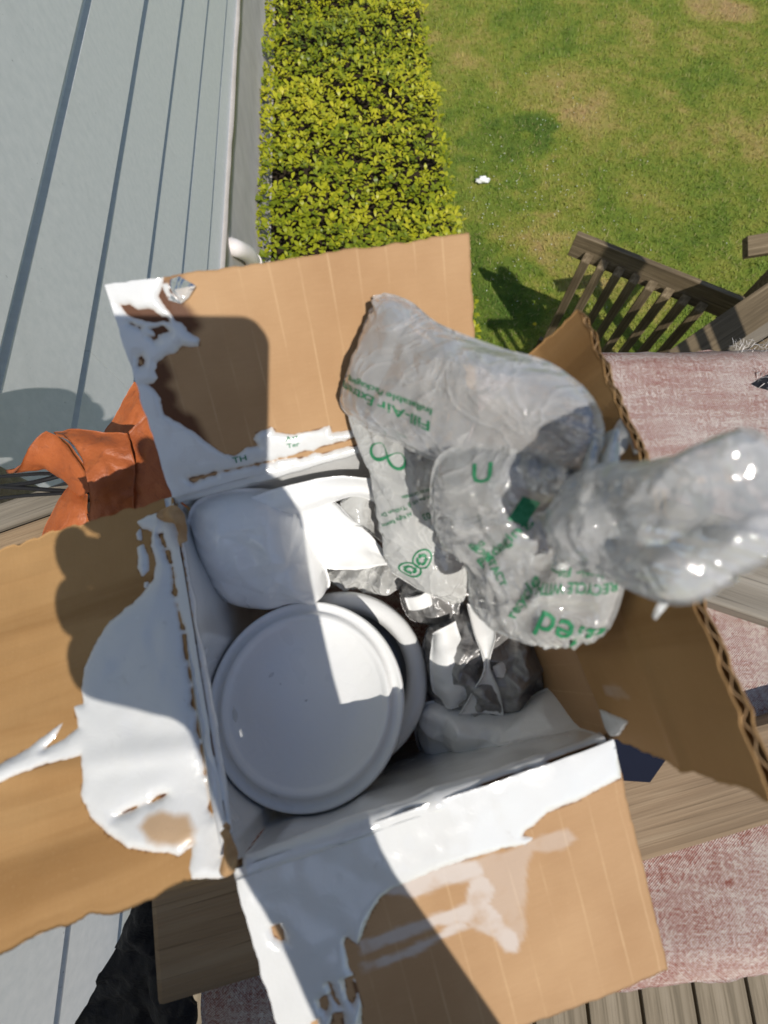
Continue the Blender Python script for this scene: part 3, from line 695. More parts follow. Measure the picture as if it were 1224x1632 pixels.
LEFT = [(262, 816), (235, 822), (219, 832), (226, 842), (244, 846), (241, 870), (250, 900), (243, 925), (225, 950), (205, 967), (175, 990), (150, 1030), (135, 1065), (131, 1100), (133, 1122), (118, 1126), (126, 1160), (100, 1181), (72, 1193), (88, 1172), (101, 1152), (68, 1176), (40, 1197), (-40, 1240), (-40, 1262), (60, 1221), (129, 1203), (133, 1240), (130, 1268), (146, 1302), (170, 1327), (205, 1350), (240, 1357), (270, 1358), (284, 1363), (300, 1352), (308, 1345), (303, 1385), (306, 1400), (420, 1400), (300, 780)]
LB = [[(217, 850), (224, 842), (226, 862), (219, 860)], [(219, 872), (228, 868), (236, 884), (237, 908), (228, 918), (218, 905), (221, 890)], [(230, 928), (237, 926), (236, 938), (230, 936)]]
LH = [[(188, 1300), (205, 1288), (228, 1280), (240, 1276), (252, 1268), (268, 1264), (254, 1272), (242, 1280), (226, 1285), (206, 1293)]]
cr_ = [(256, 852), (266, 878), (274, 903), (281, 960), (292, 1012), (299, 1062), (306, 1095), (314, 1140), (320, 1185), (330, 1245), (341, 1312)]
for k, (p, q) in enumerate(zip(cr_[:-1], cr_[1:])):
    q = (p[0] + (q[0] - p[0]) * .84, p[1] + (q[1] - p[1]) * .84)
    LH.append([(p[0] - 3, p[1]), (p[0] + 3.5, p[1] - 1), (q[0] + 3.5, q[1]), (q[0] - 2.5, q[1])])
LH.append([(354, 1316), (360, 1312), (372, 1335), (378, 1360), (364, 1374), (352, 1368), (354, 1340)])
LH.append([(290, 812), (296, 818), (300, 845), (292, 866), (284, 855), (280, 832), (268, 826), (276, 812)])
I_ = A - ex * .168 * K - V(0, 0, .012 * K); J_ = B - ex * .168 * K + V(0, 0, .013 * K)
def lcrease(s, t): return .0012 * np.exp(-((t - .72 + .1 * s) / .03) ** 2) - .0010 * np.exp(-((t - .82) / .05) ** 2)
flap(A, B, J_, I_, [LEFT] + LB, LH, seed=5.1, torn=.0022, sidetorn=.0035, crease=lcrease, wet=6, thick=.0017, card=CARDP, stains=([(226, 1316), (240, 1302), (262, 1290), (280, 1300), (302, 1298), (318, 1322), (304, 1346), (278, 1350), (262, 1346), (240, 1342)],))
LOW = [(372, 1375), (980, 1165), (990, 1240), (975, 1246), (920, 1276), (872, 1294), (852, 1312), (836, 1326), (833, 1332), (850, 1336), (838, 1345), (800, 1352), (770, 1362), (745, 1368), (722, 1377), (690, 1388), (660, 1402), (628, 1414), (604, 1432), (588, 1460), (570, 1505), (563, 1500), (552, 1493), (547, 1504), (555, 1540), (567, 1565), (575, 1600), (578, 1700), (380, 1700)]
LOH = [[(432, 1478), (447, 1471), (452, 1490), (456, 1498), (448, 1500), (438, 1492)], [(524, 1565), (530, 1570), (536, 1590), (546, 1602), (540, 1604), (528, 1590)],
       [(508, 1592), (522, 1586), (528, 1600), (520, 1616), (508, 1606)], [(548, 1560), (562, 1556), (568, 1580), (562, 1600), (552, 1590)], [(530, 1615), (545, 1612), (548, 1640), (530, 1640)], [(494, 1628), (508, 1622), (510, 1640), (494, 1640)]]
WASH = [([(604, 1424), (660, 1398), (700, 1382), (762, 1370), (768, 1392), (748, 1402), (700, 1412), (660, 1430), (640, 1424)], .85),
        ([(572, 1500), (640, 1478), (700, 1455), (742, 1440), (752, 1400), (772, 1395), (790, 1420), (782, 1440), (800, 1462), (830, 1500), (822, 1518), (806, 1516), (790, 1496), (762, 1482), (742, 1466), (700, 1475), (640, 1500), (576, 1522)], .8),
        ([(576, 1535), (650, 1510), (700, 1485), (735, 1466), (745, 1478), (700, 1500), (640, 1530), (578, 1552)], .8),
        ([(745, 1372), (800, 1356), (850, 1340), (905, 1320), (922, 1338), (905, 1352), (850, 1356), (838, 1380), (838, 1430), (836, 1500), (812, 1512), (780, 1450), (770, 1392)], .38)]
G_ = near(1065, 1545, .421); Hh = B + (G_ - C)
flap(B, C, G_, Hh, [LOW], LOH, WASH, seed=9.4, wet=7, thick=.0016)
def rcrease(s, t): return -.003 * np.clip((s - .62) / .38, 0, 1) + .0012 * np.exp(-((s - .62) / .04) ** 2)
RP = [[(955, 1130), (1000, 1150), (985, 1172), (960, 1175)], [(985, 672), (1004, 655), (1018, 668), (1030, 700), (1030, 718), (1010, 724), (1004, 700), (996, 720), (960, 745), (955, 700), (975, 690)]]
flap(D, C, near(1208, 1278, .212), near(914, 488, .250), RP, [], (([(960, 1092), (985, 1096), (1002, 1112), (985, 1114), (966, 1106)], .35),), seed=12.2, crease=rcrease, wet=6, torn=.0016, card=CARDP)

# flakes of dried film stuck to the upper flap corner
ev = [near(x_, y_, z_) for x_, y_, z_ in ((253, 452, .258), (285, 440, .2535), (312, 455, .254), (300, 475, .2605), (288, 484, .262), (268, 478, .263))]
c_ = sum(ev) / 6 + V(0, -.002, .003)
tag(mk('film_scrap', ev + [c_], [(k, (k + 1) % 6, 6) for k in range(6)], FILMW), 'small clear torn film scrap stuck on the painted flap corner', 'film scrap')

# ------------------------------------------------------------------ paint can and its lid
def tilt(v, c, ax, ang):
    M = Matrix.Rotation(ang, 3, Vector(ax)); return np.array([np.array(M @ Vector(p)) for p in v]) + c
cc = near(543, 1080, .478); zc_b = -ZR * K + .003; RC = .0835 * K
canh = cc[2] - zc_b
can = thing('paint_can', (cc[0], cc[1], zc_b), 'open white paint can standing inside the box under a loose lid', 'paint can')
pr = [(.001, 0), (RC - .003, 0), (RC, .003), (RC, canh - .010), (RC + .0012, canh - .006), (RC, canh - .002), (RC - .002, canh), (RC - .0085, canh - .0005), (RC - .0105, canh - .003), (RC - .0115, canh - .012)]
v, f = lathe(pr, 120); mk('can_body', v + V(cc[0], cc[1], zc_b), f, PAINTIN, can, smooth=True)
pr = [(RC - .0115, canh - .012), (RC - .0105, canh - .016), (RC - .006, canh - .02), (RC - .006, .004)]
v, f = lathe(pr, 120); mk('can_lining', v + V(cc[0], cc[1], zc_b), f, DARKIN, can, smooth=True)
pr = [(RC - .006, canh - .06), (.001, canh - .06)]
v, f = lathe(pr, 60); mk('paint_surface', v + V(cc[0], cc[1], zc_b), f, PAINT, can, smooth=True)
lc = near(486, 1117, .436); RL = .0872 * K
lid = thing('can_lid', tuple(lc), 'round white paint coated lid with a raised rim resting on the open can', 'lid')
pr = [(.0005, -.0030), (RL * .40, -.0029), (RL * .76, -.0026), (RL * .79, -.0012), (RL * .82, .0000), (RL * .845, .0003), (RL * .87, -.0012), (RL * .885, -.0030), (RL * .93, -.0033), (RL * .955, -.0022), (RL * .975, -.0014), (RL * .99, -.0022), (RL, -.0045), (RL * .995, -.0095), (RL * .97, -.0105), (RL * .95, -.0095), (RL * .9, -.0065), (.0005, -.0060)]
v, f = lathe(pr, 128); v = tilt(v, lc, (.4, 1, 0), R(-2.2))
mk('lid_panel', v, f, PAINTIN, lid, smooth=True)
# dribbles and smears of thick paint on the lid
def smear(cx, cy, rx, ry, ang, hgt, seed, parent, zn, mat=PAINT, nrm=V(0, 0, 1)):
    c = near(cx, cy, zn); t = np.linspace(0, 2 * math.pi, 40, endpoint=False); vs = []
    for r_, h_ in ((0, 1), (.4, .95), (.7, .75), (.9, .4), (1.0, -.3)):
        for a in t:
            k = 1 + .35 * noise.noise(Vector((math.cos(a) * 1.6 + seed, math.sin(a) * 1.6, seed)))
            x_, y_ = rx * r_ * k * math.cos(a), ry * r_ * k * math.sin(a)
            vs.append(c + V(x_ * math.cos(ang) - y_ * math.sin(ang), x_ * math.sin(ang) + y_ * math.cos(ang), hgt * h_))
    return mk('paint_smear', vs, grid_faces(5, 40, wrap=True, flip=True), mat, parent, smooth=True)
smear(435, 1075, .004, .002, .6, .0003, 1.0, lid, .4425); smear(448, 1090, .002, .0012, 0, .0005, 2.0, lid, .4425)
smear(375, 1140, .0045, .0014, 1.8, .0004, 5.0, lid, .4425)

# ------------------------------------------------------------------ pillows, bags and film
def fit_normal(o):
    c = o.mean(0); _, _, vt = np.linalg.svd(o - c); n = vt[2]
    return c, (n if n @ -c > 0 else -n)
def pillow(name, outline, T, mat, label, cat, group=None, wr=1.0, cr=0.0, crs=28, seed=1.0, seam=.05, N=104, fold=0.0, fac=.5, cre=0, cra=.0016, cw=(.004, .016), parent=None, pk=17, prof=2.6):
    nth = 240
    o = smooth_loop([near(*p) for p in outline], nth); c, n = fit_normal(o)
    u, v = np.meshgrid(np.linspace(-1, 1, N), np.linspace(-1, 1, N), indexing='ij')
    x, y = u * np.sqrt(1 - v * v / 2), v * np.sqrt(1 - u * u / 2); r = np.sqrt(x * x + y * y) * (1 + seam); a = np.arctan2(y, x) % (2 * math.pi)
    k = a / (2 * math.pi) * nth; k0 = k.astype(int) % nth; ft = (k - k.astype(int))[..., None]
    rim_ = o[k0] * (1 - ft) + o[(k0 + 1) % nth] * ft
    flat = c + (rim_ - c) * r[..., None]; r1 = np.clip(r, 0, 1); env = (1 - r1 ** prof) ** .6
    puck = sum(np.sin(m * a + ph + seed) for m, ph in ((pk, 0), (pk + 12, 1.3), (pk * 2 + 5, 2.1))) * (.6 + .8 * np.sin(3 * a + seed))
    near_rim = np.clip((r1 - .66) / .3, 0, 1) ** 2 * np.clip((1 - r1) / .06, 0, 1)
    def shell(sign, sd):
        h = T * env * (1 + .10 * fbm(flat, 9 / .62, 2, sd)) * sign + sign * T * .028 * wr * puck * near_rim
        if cr:
            w1 = np.abs(fbm(flat, crs / .62, 2, sd)); w2 = np.abs(fbm(flat, crs * 2.4 / .62, 2, sd + 4)); cf = crumple(flat, crs * .8 / .62, sd)
            h = h + T * cr * (1 - r1 ** 10) * (.55 * (.25 - w1) * 2 + .3 * (.2 - w2) * 2 + fac * (cf - .2))
        if cre: h = h + cra * folds(flat, n, cre, sd, *cw) * np.clip((1 - r1) / .12, .25, 1)
        if fold: h = h + T * fold * np.sin(flat[..., 0] * 70 + flat[..., 1] * 55 + 3 * fbm(flat, 12, 2, sd)) * (1 - r1 ** 4)
        return flat + n * h[..., None]
    wave = .0005 * wr * puck * np.clip((r1 - .9) / .1, 0, 1)
    f_, b_ = shell(1, seed), shell(-1, seed + 3)
    out = (r >= .985)[..., None]; b_ = np.where(out, f_ - n * .0006, b_)
    f_ = f_ + n * wave[..., None]; b_ = b_ + n * wave[..., None]
    vs = np.concatenate([f_.reshape(-1, 3), b_.reshape(-1, 3)]); m = N * N
    ring = np.array([i * N for i in range(N)] + [(N - 1) * N + q for q in range(1, N)] + [i * N + N - 1 for i in range(N - 2, -1, -1)] + [q for q in range(N - 2, 0, -1)]); r2 = np.roll(ring, -1)
    fs = np.concatenate([grid_faces(N, N), grid_faces(N, N, m, True), np.stack([ring, ring + m, r2 + m, r2], -1)[:, ::-1]])
    q = fs[(N // 2) * (N - 1) + N // 2]
    if np.cross(vs[q[1]] - vs[q[0]], vs[q[2]] - vs[q[0]]) @ n < 0: fs = fs[:, ::-1].copy()
    ob = mk(name, vs, fs, mat, parent, smooth=True)
    if parent is None: tag(ob, label, cat, group)
    bv = BVHTree.FromPolygons([Vector(p) for p in vs], [tuple(int(z) for z in q) for q in fs])
    return ob, bv, n
def print_text(pil, txt, x, y, x2, y2, hpx, squash=1.0, curve=0.0, name='printed_lettering', mirror=False, extra=None):
    """lettering lying in the skin of a pillow; its baseline starts where photo pixel x,y meets it and heads for x2,y2"""
    ob, bv, n = pil
    def hit(a, b):
        d = ray(a, b); r_ = bv.ray_cast(Vector((0, 0, 0)), Vector(d)); return None if r_[0] is None else V(*r_[0])
    p, q = hit(x, y), hit(x2, y2)
    if p is None or q is None: return
    if txt is not None:
        cu = bpy.data.curves.new('t', 'FONT'); cu.body = txt; cu.size = 1; cu.resolution_u = 2; cu.offset = .012
        tmp = bpy.data.objects.new('t', cu); COL.objects.link(tmp); dg = bpy.context.evaluated_depsgraph_get()
        me = bpy.data.meshes.new_from_object(tmp.evaluated_get(dg)); vs = np.array([v.co[:] for v in me.vertices]); fs = [list(f.vertices) for f in me.polygons]
        bpy.data.objects.remove(tmp); bpy.data.curves.remove(cu); bpy.data.meshes.remove(me)
    else: vs, fs = extra
    dx = q - p; dx -= n * (dx @ n); L = np.linalg.norm(dx); dx /= L; dy = np.cross(n, dx)
    if mirror: dy = -dy
    wtx = vs[:, 0].max() - vs[:, 0].min(); hs = hpx * np.linalg.norm(p) / F * .85
    sx = L / wtx; vs2 = []
    for vx, vy, _ in vs:
        a = (vx - vs[:, 0].min()) * sx; b = vy * hs * squash + curve * ((a / L - .5) ** 2 - .25) * L
        o_ = p + dx * a + dy * b + n * .03
        h = bv.ray_cast(Vector(o_), Vector(-n))
        vs2.append(V(*h[0]) + n * .0005 if h[0] is not None else None)
    ok = [f for f in fs if all(vs2[k] is not None for k in f)]
    if not ok: return
    vs3 = [v if v is not None else p for v in vs2]
    mk(name, vs3, ok, PRINT, ob)
def flap_print(o, parts):
    b_ = Vector(BASE[Ebox.name]); me_ = o.data
    bv = BVHTree.FromPolygons([v.co + b_ for v in me_.vertices], [tuple(p.vertices) for p in me_.polygons]); n_ = V(.19, -.65, .74); n_ /= np.linalg.norm(n_)
    for a_ in parts: print_text((o, bv, n_), *a_)
def ring_shape(n=40, r0=.42, r1=.5):
    vs, fs = [], []
    for k in range(n):
        a = 2 * math.pi * k / n
        for r in (r0, r1): vs.append((.5 + r * math.cos(a), .5 + r * math.sin(a), 0))
    for k in range(n): fs.append([2 * k, 2 * k + 1, (2 * k + 3) % (2 * n), (2 * k + 2) % (2 * n)])
    def arrow(a0):
        b = len(vs)
        for k in range(7):
            a = a0 + k * .25
            for r in (.15, .29): vs.append((.5 + r * math.cos(a), .5 + r * math.sin(a), 0))
        for k in range(6): fs.append([b + 2 * k, b + 2 * k + 1, b + 2 * k + 3, b + 2 * k + 2])
        a = a0 + 6 * .25; c = len(vs)
        vs.extend([(.5 + .08 * math.cos(a), .5 + .08 * math.sin(a), 0), (.5 + .37 * math.cos(a), .5 + .37 * math.sin(a), 0), (.5 + .23 * math.cos(a + .5), .5 + .23 * math.sin(a + .5), 0)])
        fs.append([c, c + 1, c + 2])
    for a0 in (0, 2.09, 4.19): arrow(a0)
    return np.array(vs), fs
def ribbon_shape(n=60):
    t = np.linspace(0, 2 * math.pi, n, endpoint=False); p = np.stack([np.cos(t) / (1 + np.sin(t) ** 2), 1.5 * np.sin(t) * np.cos(t) / (1 + np.sin(t) ** 2)], 1)
    d = np.roll(p, -1, 0) - np.roll(p, 1, 0); d /= np.linalg.norm(d, axis=1, keepdims=True); nn2 = np.stack([-d[:, 1], d[:, 0]], 1) * (.07 + .05 * np.sin(2 * t))[:, None]
    vs = []
    for a_, b_ in zip(p + nn2, p - nn2): vs += [(a_[0], a_[1] * .6 + .35, 0), (b_[0], b_[1] * .6 + .35, 0)]
    return np.array(vs), [[2 * k, 2 * k + 1, (2 * k + 3) % (2 * n), (2 * k + 2) % (2 * n)] for k in range(n)]
G = 'air pillows spilling out of the box'
for ch in list(UF.children):
    if ch.name.startswith('paint_spill'): flap_print(ch, (('TH', 372, 738, 394, 733, 14), ('Ast', 455, 703, 476, 699, 11), ('Ter', 458, 714, 478, 710, 11)))
# inflated pillow leaning on the upper flap
P1 = pillow('air_pillow', [(607, 476, .272), (652, 484, .262), (700, 520, .25), (790, 556, .235), (868, 580, .222), (930, 632, .212), (946, 690, .215), (925, 745, .23), (850, 752, .25), (745, 748, .275), (640, 706, .30), (575, 672, .312), (548, 640, .318), (560, 590, .30), (585, 525, .285)],
            .017, FILM, 'big clear air pillow with two small green text lines leaning on the upper flap', 'air pillow', G, wr=.8, cr=.30, crs=7, seed=2.0, fac=.25, cre=26, cra=.0022)
print_text(P1, 'Fill-Air Extreme', 686, 672, 548, 606, 27)
print_text(P1, 'Inflatable Packaging', 690, 652, 556, 600, 17)
# half lit pillow hanging down into the box
P2 = pillow('air_pillow', [(556, 662, .325), (600, 690, .32), (680, 720, .315), (722, 750, .33), (735, 840, .37), (740, 930, .415), (728, 956, .43), (690, 945, .43), (640, 918, .425), (622, 900, .42), (606, 840, .39), (594, 770, .365), (585, 710, .345)],
            .011, FILMW, 'milky air pillow with green recycling marks hanging down beside the can', 'air pillow', G, wr=.8, cr=.35, crs=9, seed=6.0, fac=.3, cre=22, cra=.0018)
print_text(P2, None, 652, 728, 594, 700, 44, 1.0, extra=ribbon_shape())
print_text(P2, 'Sealed Air Corporation', 692, 774, 640, 790, 11); print_text(P2, 'and the US ©', 692, 786, 650, 800, 10)
print_text(P2, 'All Rights Reserved', 655, 815, 608, 834, 11); print_text(P2, '1 Trillion Dr', 652, 803, 606, 818, 11)
print_text(P2, None, 672, 898, 634, 892, 40, 1.0, extra=ring_shape()); print_text(P2, None, 696, 880, 668, 870, 44, 1.0, extra=ring_shape())
print_text(P2, '03', 684, 815, 672, 820, 20)
# half flat crumpled pillow in the middle
P3 = pillow('air_pillow', [(705, 735, .262), (770, 715, .245), (880, 745, .232), (958, 790, .235), (990, 880, .25), (984, 945, .262), (958, 1004, .28), (908, 1026, .295), (850, 1024, .31), (790, 1000, .325), (752, 962, .335), (745, 905, .33), (705, 860, .315), (692, 800, .285)],
            .010, FILM2, 'crumpled half flat air pillow with large green letters over the box', 'air pillow', G, wr=1.1, cr=.6, crs=10, seed=11.0, pk=23, fac=.3, cre=46, cra=.0022, cw=(.003, .011))
print_text(P3, 'U', 752, 770, 784, 768, 46, 1.0)
print_text(P3, 'aled', 968, 1000, 866, 972, 78, 1.0, curve=-.12)
print_text(P3, 'RECYCLE WITH', 985, 925, 860, 925, 26, 1.0, curve=.2)
print_text(P3, 'Plastic Film', 978, 905, 880, 898, 20); print_text(P3, 'Packaging', 770, 905, 850, 830, 24)
print_text(P3, 'CONTACT', 745, 870, 800, 935, 20, curve=-.3); print_text(P3, 'recycle', 822, 985, 862, 925, 26); print_text(P3, 'BIG', 757, 878, 775, 866, 13)
print_text(P3, '■', 836, 838, 862, 800, 40)
# blurred pillow nearest the lens
P4 = pillow('air_pillow', [(905, 770, .232), (960, 742, .205), (1040, 738, .185), (1110, 722, .165), (1175, 690, .15), (1222, 712, .146), (1262, 790, .15), (1240, 870, .155), (1170, 915, .165), (1100, 955, .175), (1040, 950, .19), (960, 915, .212), (900, 890, .23), (880, 830, .238)],
            .013, FILM, 'glossy inflated air pillow lying over the upright right flap', 'air pillow', G, wr=.8, cr=.45, crs=6, seed=17.0, fac=.25, cre=34, cra=.0030, cw=(.005, .02))
# pinched strip of film between the two pillows and a dangling tag
def strip(name, pts, mat, parent=None, th=.0006, nj=9, bow=.003, label=None, cat=None, group=None, ni=30, wav=.0008, seed=1.0):
    """a curled strip: pts are (x,y,z, x2,y2,z2) rungs from edge to edge"""
    a = smooth_path([near(*p[:3]) for p in pts], ni); b = smooth_path([near(*p[3:]) for p in pts], ni)
    t = np.linspace(0, 1, nj)[None, :, None]; P = a[:, None] * (1 - t) + b[:, None] * t
    n = grid_normals(P); n = n * np.sign(np.sum(n * -P, -1, keepdims=True))
    P = P + n * (bow * np.sin(t * math.pi)) + n * (wav * fbm(P, 60, 3, seed))[..., None]
    v, f = solid_grid(P, th, True); o = mk(name, v, f, mat, parent, smooth=True)
    if parent is None: tag(o, label, cat, group)
    return o
strip('seam_strip', [(942, 690, .218, 955, 695, .217), (925, 760, .225, 945, 765, .223), (892, 850, .235, 925, 850, .23), (880, 905, .25, 905, 905, .245)], FILMW, P4[0], bow=.002)
strip('seam_strip', [(965, 690, .22, 985, 692, .22), (955, 740, .224, 985, 745, .22), (935, 800, .23, 975, 790, .226)], FILMW, P4[0], bow=.004)
strip('loose_corner', [(1058, 950, .195, 1075, 952, .195), (1048, 965, .198, 1060, 968, .198), (1040, 984, .2, 1043, 987, .2)], FILMW, P4[0], bow=.0005)

# paint soaked plastic inside the box
W1 = pillow('painted_bag', [(306, 828, .385), (340, 792, .375), (420, 784, .382), (474, 802, .405), (496, 850, .435), (516, 905, .455), (518, 936, .465), (470, 951, .468), (420, 963, .462), (358, 950, .452), (322, 900, .425)],
            .026, PAINTIN, 'rounded plastic bag coated in white paint in the box corner', 'bag', wr=.4, cr=.30, crs=6, seed=3.0, fac=.3, cre=16, cra=.0024, cw=(.006, .02))
strip('painted_film', [(438, 800, .392, 506, 905, .452), (520, 796, .388, 548, 908, .458), (566, 832, .402, 602, 902, .456), (624, 888, .438, 640, 898, .446)], PAINTIN, bow=.003, th=.0009, nj=14, wav=.0016, seed=3.0, label='pointed fold of white painted plastic film behind the can', cat='film')
strip('painted_film', [(542, 800, .392, 546, 836, .405), (575, 786, .386, 580, 842, .408), (598, 795, .402, 606, 862, .425), (610, 815, .415, 634, 892, .446)], FILMW, bow=-.003, th=.0008, nj=14, wav=.002, seed=9.0, label='grey see-through film triangle against the back box wall', cat='film')
strip('painted_film', [(400, 792, .374, 440, 822, .392), (470, 770, .370, 500, 812, .392), (540, 760, .372, 560, 790, .386), (590, 762, .380, 600, 800, .400)], PAINTIN, bow=.005, th=.0009, nj=12, wav=.0015, seed=14.0, label='smooth white film bulge along the back box wall', cat='film')
W3 = pillow('silver_pouch', [(688, 1000, .475), (735, 962, .47), (800, 968, .465), (850, 1005, .468), (874, 1060, .48), (872, 1108, .495), (800, 1138, .505), (720, 1148, .51), (684, 1110, .505), (676, 1050, .49)],
            .026, FOIL, 'crinkled silver grey plastic pouch smeared with white paint in the box', 'pouch', wr=1.2, cr=.4, crs=16, seed=13.0, fac=.4, cre=40, cra=.0022, cw=(.002, .008))
W4 = pillow('silver_pouch', [(640, 942, .475), (668, 918, .47), (715, 918, .465), (760, 940, .465), (750, 978, .478), (700, 992, .49), (655, 985, .49)],
            .016, FOIL, 'small crinkled silver film bundle between the can and hanging air pillow', 'pouch', wr=1.2, cr=.5, crs=18, seed=21.0, cre=24, cra=.002, cw=(.002, .007))
W6 = pillow('painted_film', [(505, 912, .49), (560, 900, .48), (640, 905, .48), (650, 930, .49), (600, 945, .50), (540, 930, .50)],
            .010, FILMW, 'wet glossy film tucked behind the open can', 'film', wr=1.6, cr=1.2, crs=25, seed=25.0)
W5 = pillow('painted_bag', [(672, 1128, .50), (740, 1118, .485), (820, 1122, .47), (880, 1098, .455), (940, 1132, .43), (965, 1160, .405), (900, 1190, .44), (800, 1212, .49), (720, 1215, .53), (674, 1195, .545)],
            .020, PAINTIN, 'grey white painted bag slumped against the near wall under the silver pouch', 'bag', wr=.6, cr=.4, crs=8, seed=31.0, fac=.3, cre=16, cra=.003, cw=(.006, .02))
strip('paint_skin', [(744, 962, .438, 778, 972, .436), (756, 1010, .436, 790, 1010, .434), (772, 1062, .44, 780, 1060, .44), (752, 1105, .452, 796, 1100, .45), (732, 1140, .462, 803, 1140, .46)], PAINTIN, W3[0], bow=-.002, th=.0008)
strip('paint_skin', [(690, 1010, .455, 725, 990, .445), (686, 1060, .46, 742, 1050, .45), (690, 1100, .475, 745, 1100, .462), (700, 1112, .485, 738, 1122, .475)], PAINTIN, W3[0], bow=.006, th=.0008, wav=.003)
strip('paint_skin', [(785, 1062, .448, 800, 1050, .448), (794, 1090, .455, 812, 1085, .455), (790, 1120, .462, 808, 1115, .462)], PAINTIN, W3[0], bow=.001, th=.0008)
strip('paint_skin', [(645, 952, .452, 690, 935, .446), (652, 972, .462, 692, 962, .454)], PAINTIN, W4[0], bow=.004, th=.0008, wav=.003)
strip('painted_film', [(738, 1165, .47, 830, 1160, .46), (770, 1190, .465, 850, 1180, .455), (810, 1212, .47, 850, 1200, .46)], PAINTIN, bow=-.005, label='folded painted film corner below the silver pouch', cat='film', th=.001)
# thick paint rounding over three of the rims
def bead(p, q, r, seed):
    t = np.linspace(0, 1, 90)[:, None]; pts = p * (1 - t) + q * t
    rad = r * (1 + .35 * fbm(pts, 60, 3, seed)); pts = pts + V(0, 0, 1) * (-.0036 + .0006 * fbm(pts, 40, 2, seed + 2))[:, None]
    v, f = tube(pts, rad, 12); mk('paint_bead', v, f, PAINT, Ebox, smooth=True)
bead(B - gy * .0012 + ex * .004, C - gy * .0012 - ex * .003, .0042, 1.0); bead(A + gy * .001, D + gy * .001, .0036, 4.0); bead(A - ex * .0018 - gy * .012, B - ex * .0018 + gy * .012, .0030, 7.0)

for pts_, sd_t in (([(262, 812, .352, 268, 830, .354), (282, 806, .345, 284, 835, .35), (297, 825, .346, 288, 850, .352), (298, 862, .352, 290, 872, .354)], 2.0),
                   ([(355, 1316, .352, 361, 1320, .352), (370, 1335, .346, 358, 1350, .35), (379, 1360, .346, 355, 1368, .35), (374, 1388, .352, 352, 1384, .352)], 5.0)):
    strip('torn_paper', pts_, CORE, Ebox, th=.0007, bow=.003, nj=12, ni=26, wav=.004, seed=sd_t)

# ------------------------------------------------------------------ leather piece, cords, black cloth
lb = thing('leather_strap', tuple(near(150, 760, .60)), 'folded orange brown leather strap lying on the railing beside the box', 'leather')
def sheet(name, c4, mat, parent, bowl=0.0, ni=26, nj=26, seed=1.0, th=.0022, fold=None, rough=.0018):
    P = bilin(*[near(*p) for p in c4], ni, nj); n = grid_normals(P); n = n * np.sign(np.sum(n * -P, -1, keepdims=True))
    s = np.linspace(0, 1, ni)[:, None]; t = np.linspace(0, 1, nj)[None, :]
    h = bowl * np.sin(s * math.pi) * np.sin(t * math.pi) + rough * fbm(P, 38, 3, seed) + rough * .8 * np.abs(fbm(P, 70, 2, seed + 2))
    if fold: h = h + fold(s, t)
    P = P + n * h[..., None]
    if grid_normals(P)[5, 5] @ -P[5, 5] < 0: P = P[:, ::-1]
    v, f = solid_grid(P, th); return mk(name, v, f, mat, parent, smooth=True)
strip('strap_panel', [(85, 688, .520, 205, 692, .525), (122, 715, .512, 214, 735, .532), (142, 770, .522, 212, 778, .545), (147, 828, .560, 214, 830, .565)], LEATHER, lb, th=.0028, bow=.003, nj=22, ni=34, wav=.0032, seed=2.0)
strip('strap_panel', [(76, 688, .534, 10, 752, .585), (104, 704, .535, 70, 744, .605), (130, 738, .548, 116, 766, .615), (150, 780, .575, 136, 793, .618)], LEATHER, lb, th=.0030, bow=.010, nj=18, ni=30, wav=.0018, seed=6.0)
strip('strap_panel', [(112, 776, .592, 139, 790, .590), (96, 800, .592, 141, 815, .586), (76, 835, .600, 143, 838, .592), (66, 866, .606, 142, 850, .600)], LEATHER, lb, th=.0028, bow=.005, nj=16, ni=24, wav=.0015, seed=8.0)
sheet('strap_panel', [(198, 700, .533), (262, 630, .52), (330, 800, .56), (212, 826, .562)], LEATHER, lb, .003, seed=4.0, th=.0028, rough=.003)
sheet('strap_panel', [(214, 608, .56), (260, 640, .56), (205, 694, .575), (166, 690, .58)], LEATHER, lb, .002, seed=9.0, th=.0028)
strip('strap_panel', [(140, 818, .572, 210, 814, .568), (143, 830, .577, 212, 826, .572), (146, 848, .590, 213, 840, .585)], LEATHER, lb, th=.0028, bow=.002, nj=16, ni=12, seed=10.0)
for k, pts in enumerate((((-60, 765, .62), (20, 758, .61), (80, 755, .60), (140, 762, .60)), ((-60, 782, .63), (30, 772, .62), (70, 765, .605), (130, 748, .60)), ((-60, 800, .63), (40, 790, .62), (100, 786, .61), (150, 780, .60)), ((-60, 772, .625), (40, 778, .62), (110, 783, .61), (160, 785, .60)))):
    v, f = tube(smooth_path([near(*p) for p in pts], 24), .0016 + .0004 * (k % 2), 8)
    tag(mk('black_rope', v, f, BLACK, smooth=True), ('topmost black rope passing under the tip of the leather strap', 'black rope slanting up to the fold of the leather strap', 'black rope lying closest to the grey railing board', 'black rope crossing the other ropes beside the leather strap')[k], 'rope', 'black ropes under the leather strap')
# rumpled black mesh cloth hanging from the left end of the table
P = bilin(near(232, 1405, .68), near(300, 1400, .66), near(300, 1760, .80), near(60, 1760, .95), 60, 50)
n = grid_normals(P); n *= np.sign(np.sum(n * -P, -1, keepdims=True))
P = P + n * (.020 * fbm(P, 14, 3, 2.0) + .008 * np.abs(fbm(P, 34, 3, 5.0)))[..., None]
v, f = solid_grid(P, .002); tag(mk('black_cloth', v, f, BLACKCLOTH, smooth=True), 'rumpled black mesh cloth hanging between the plank end and house wall', 'cloth')

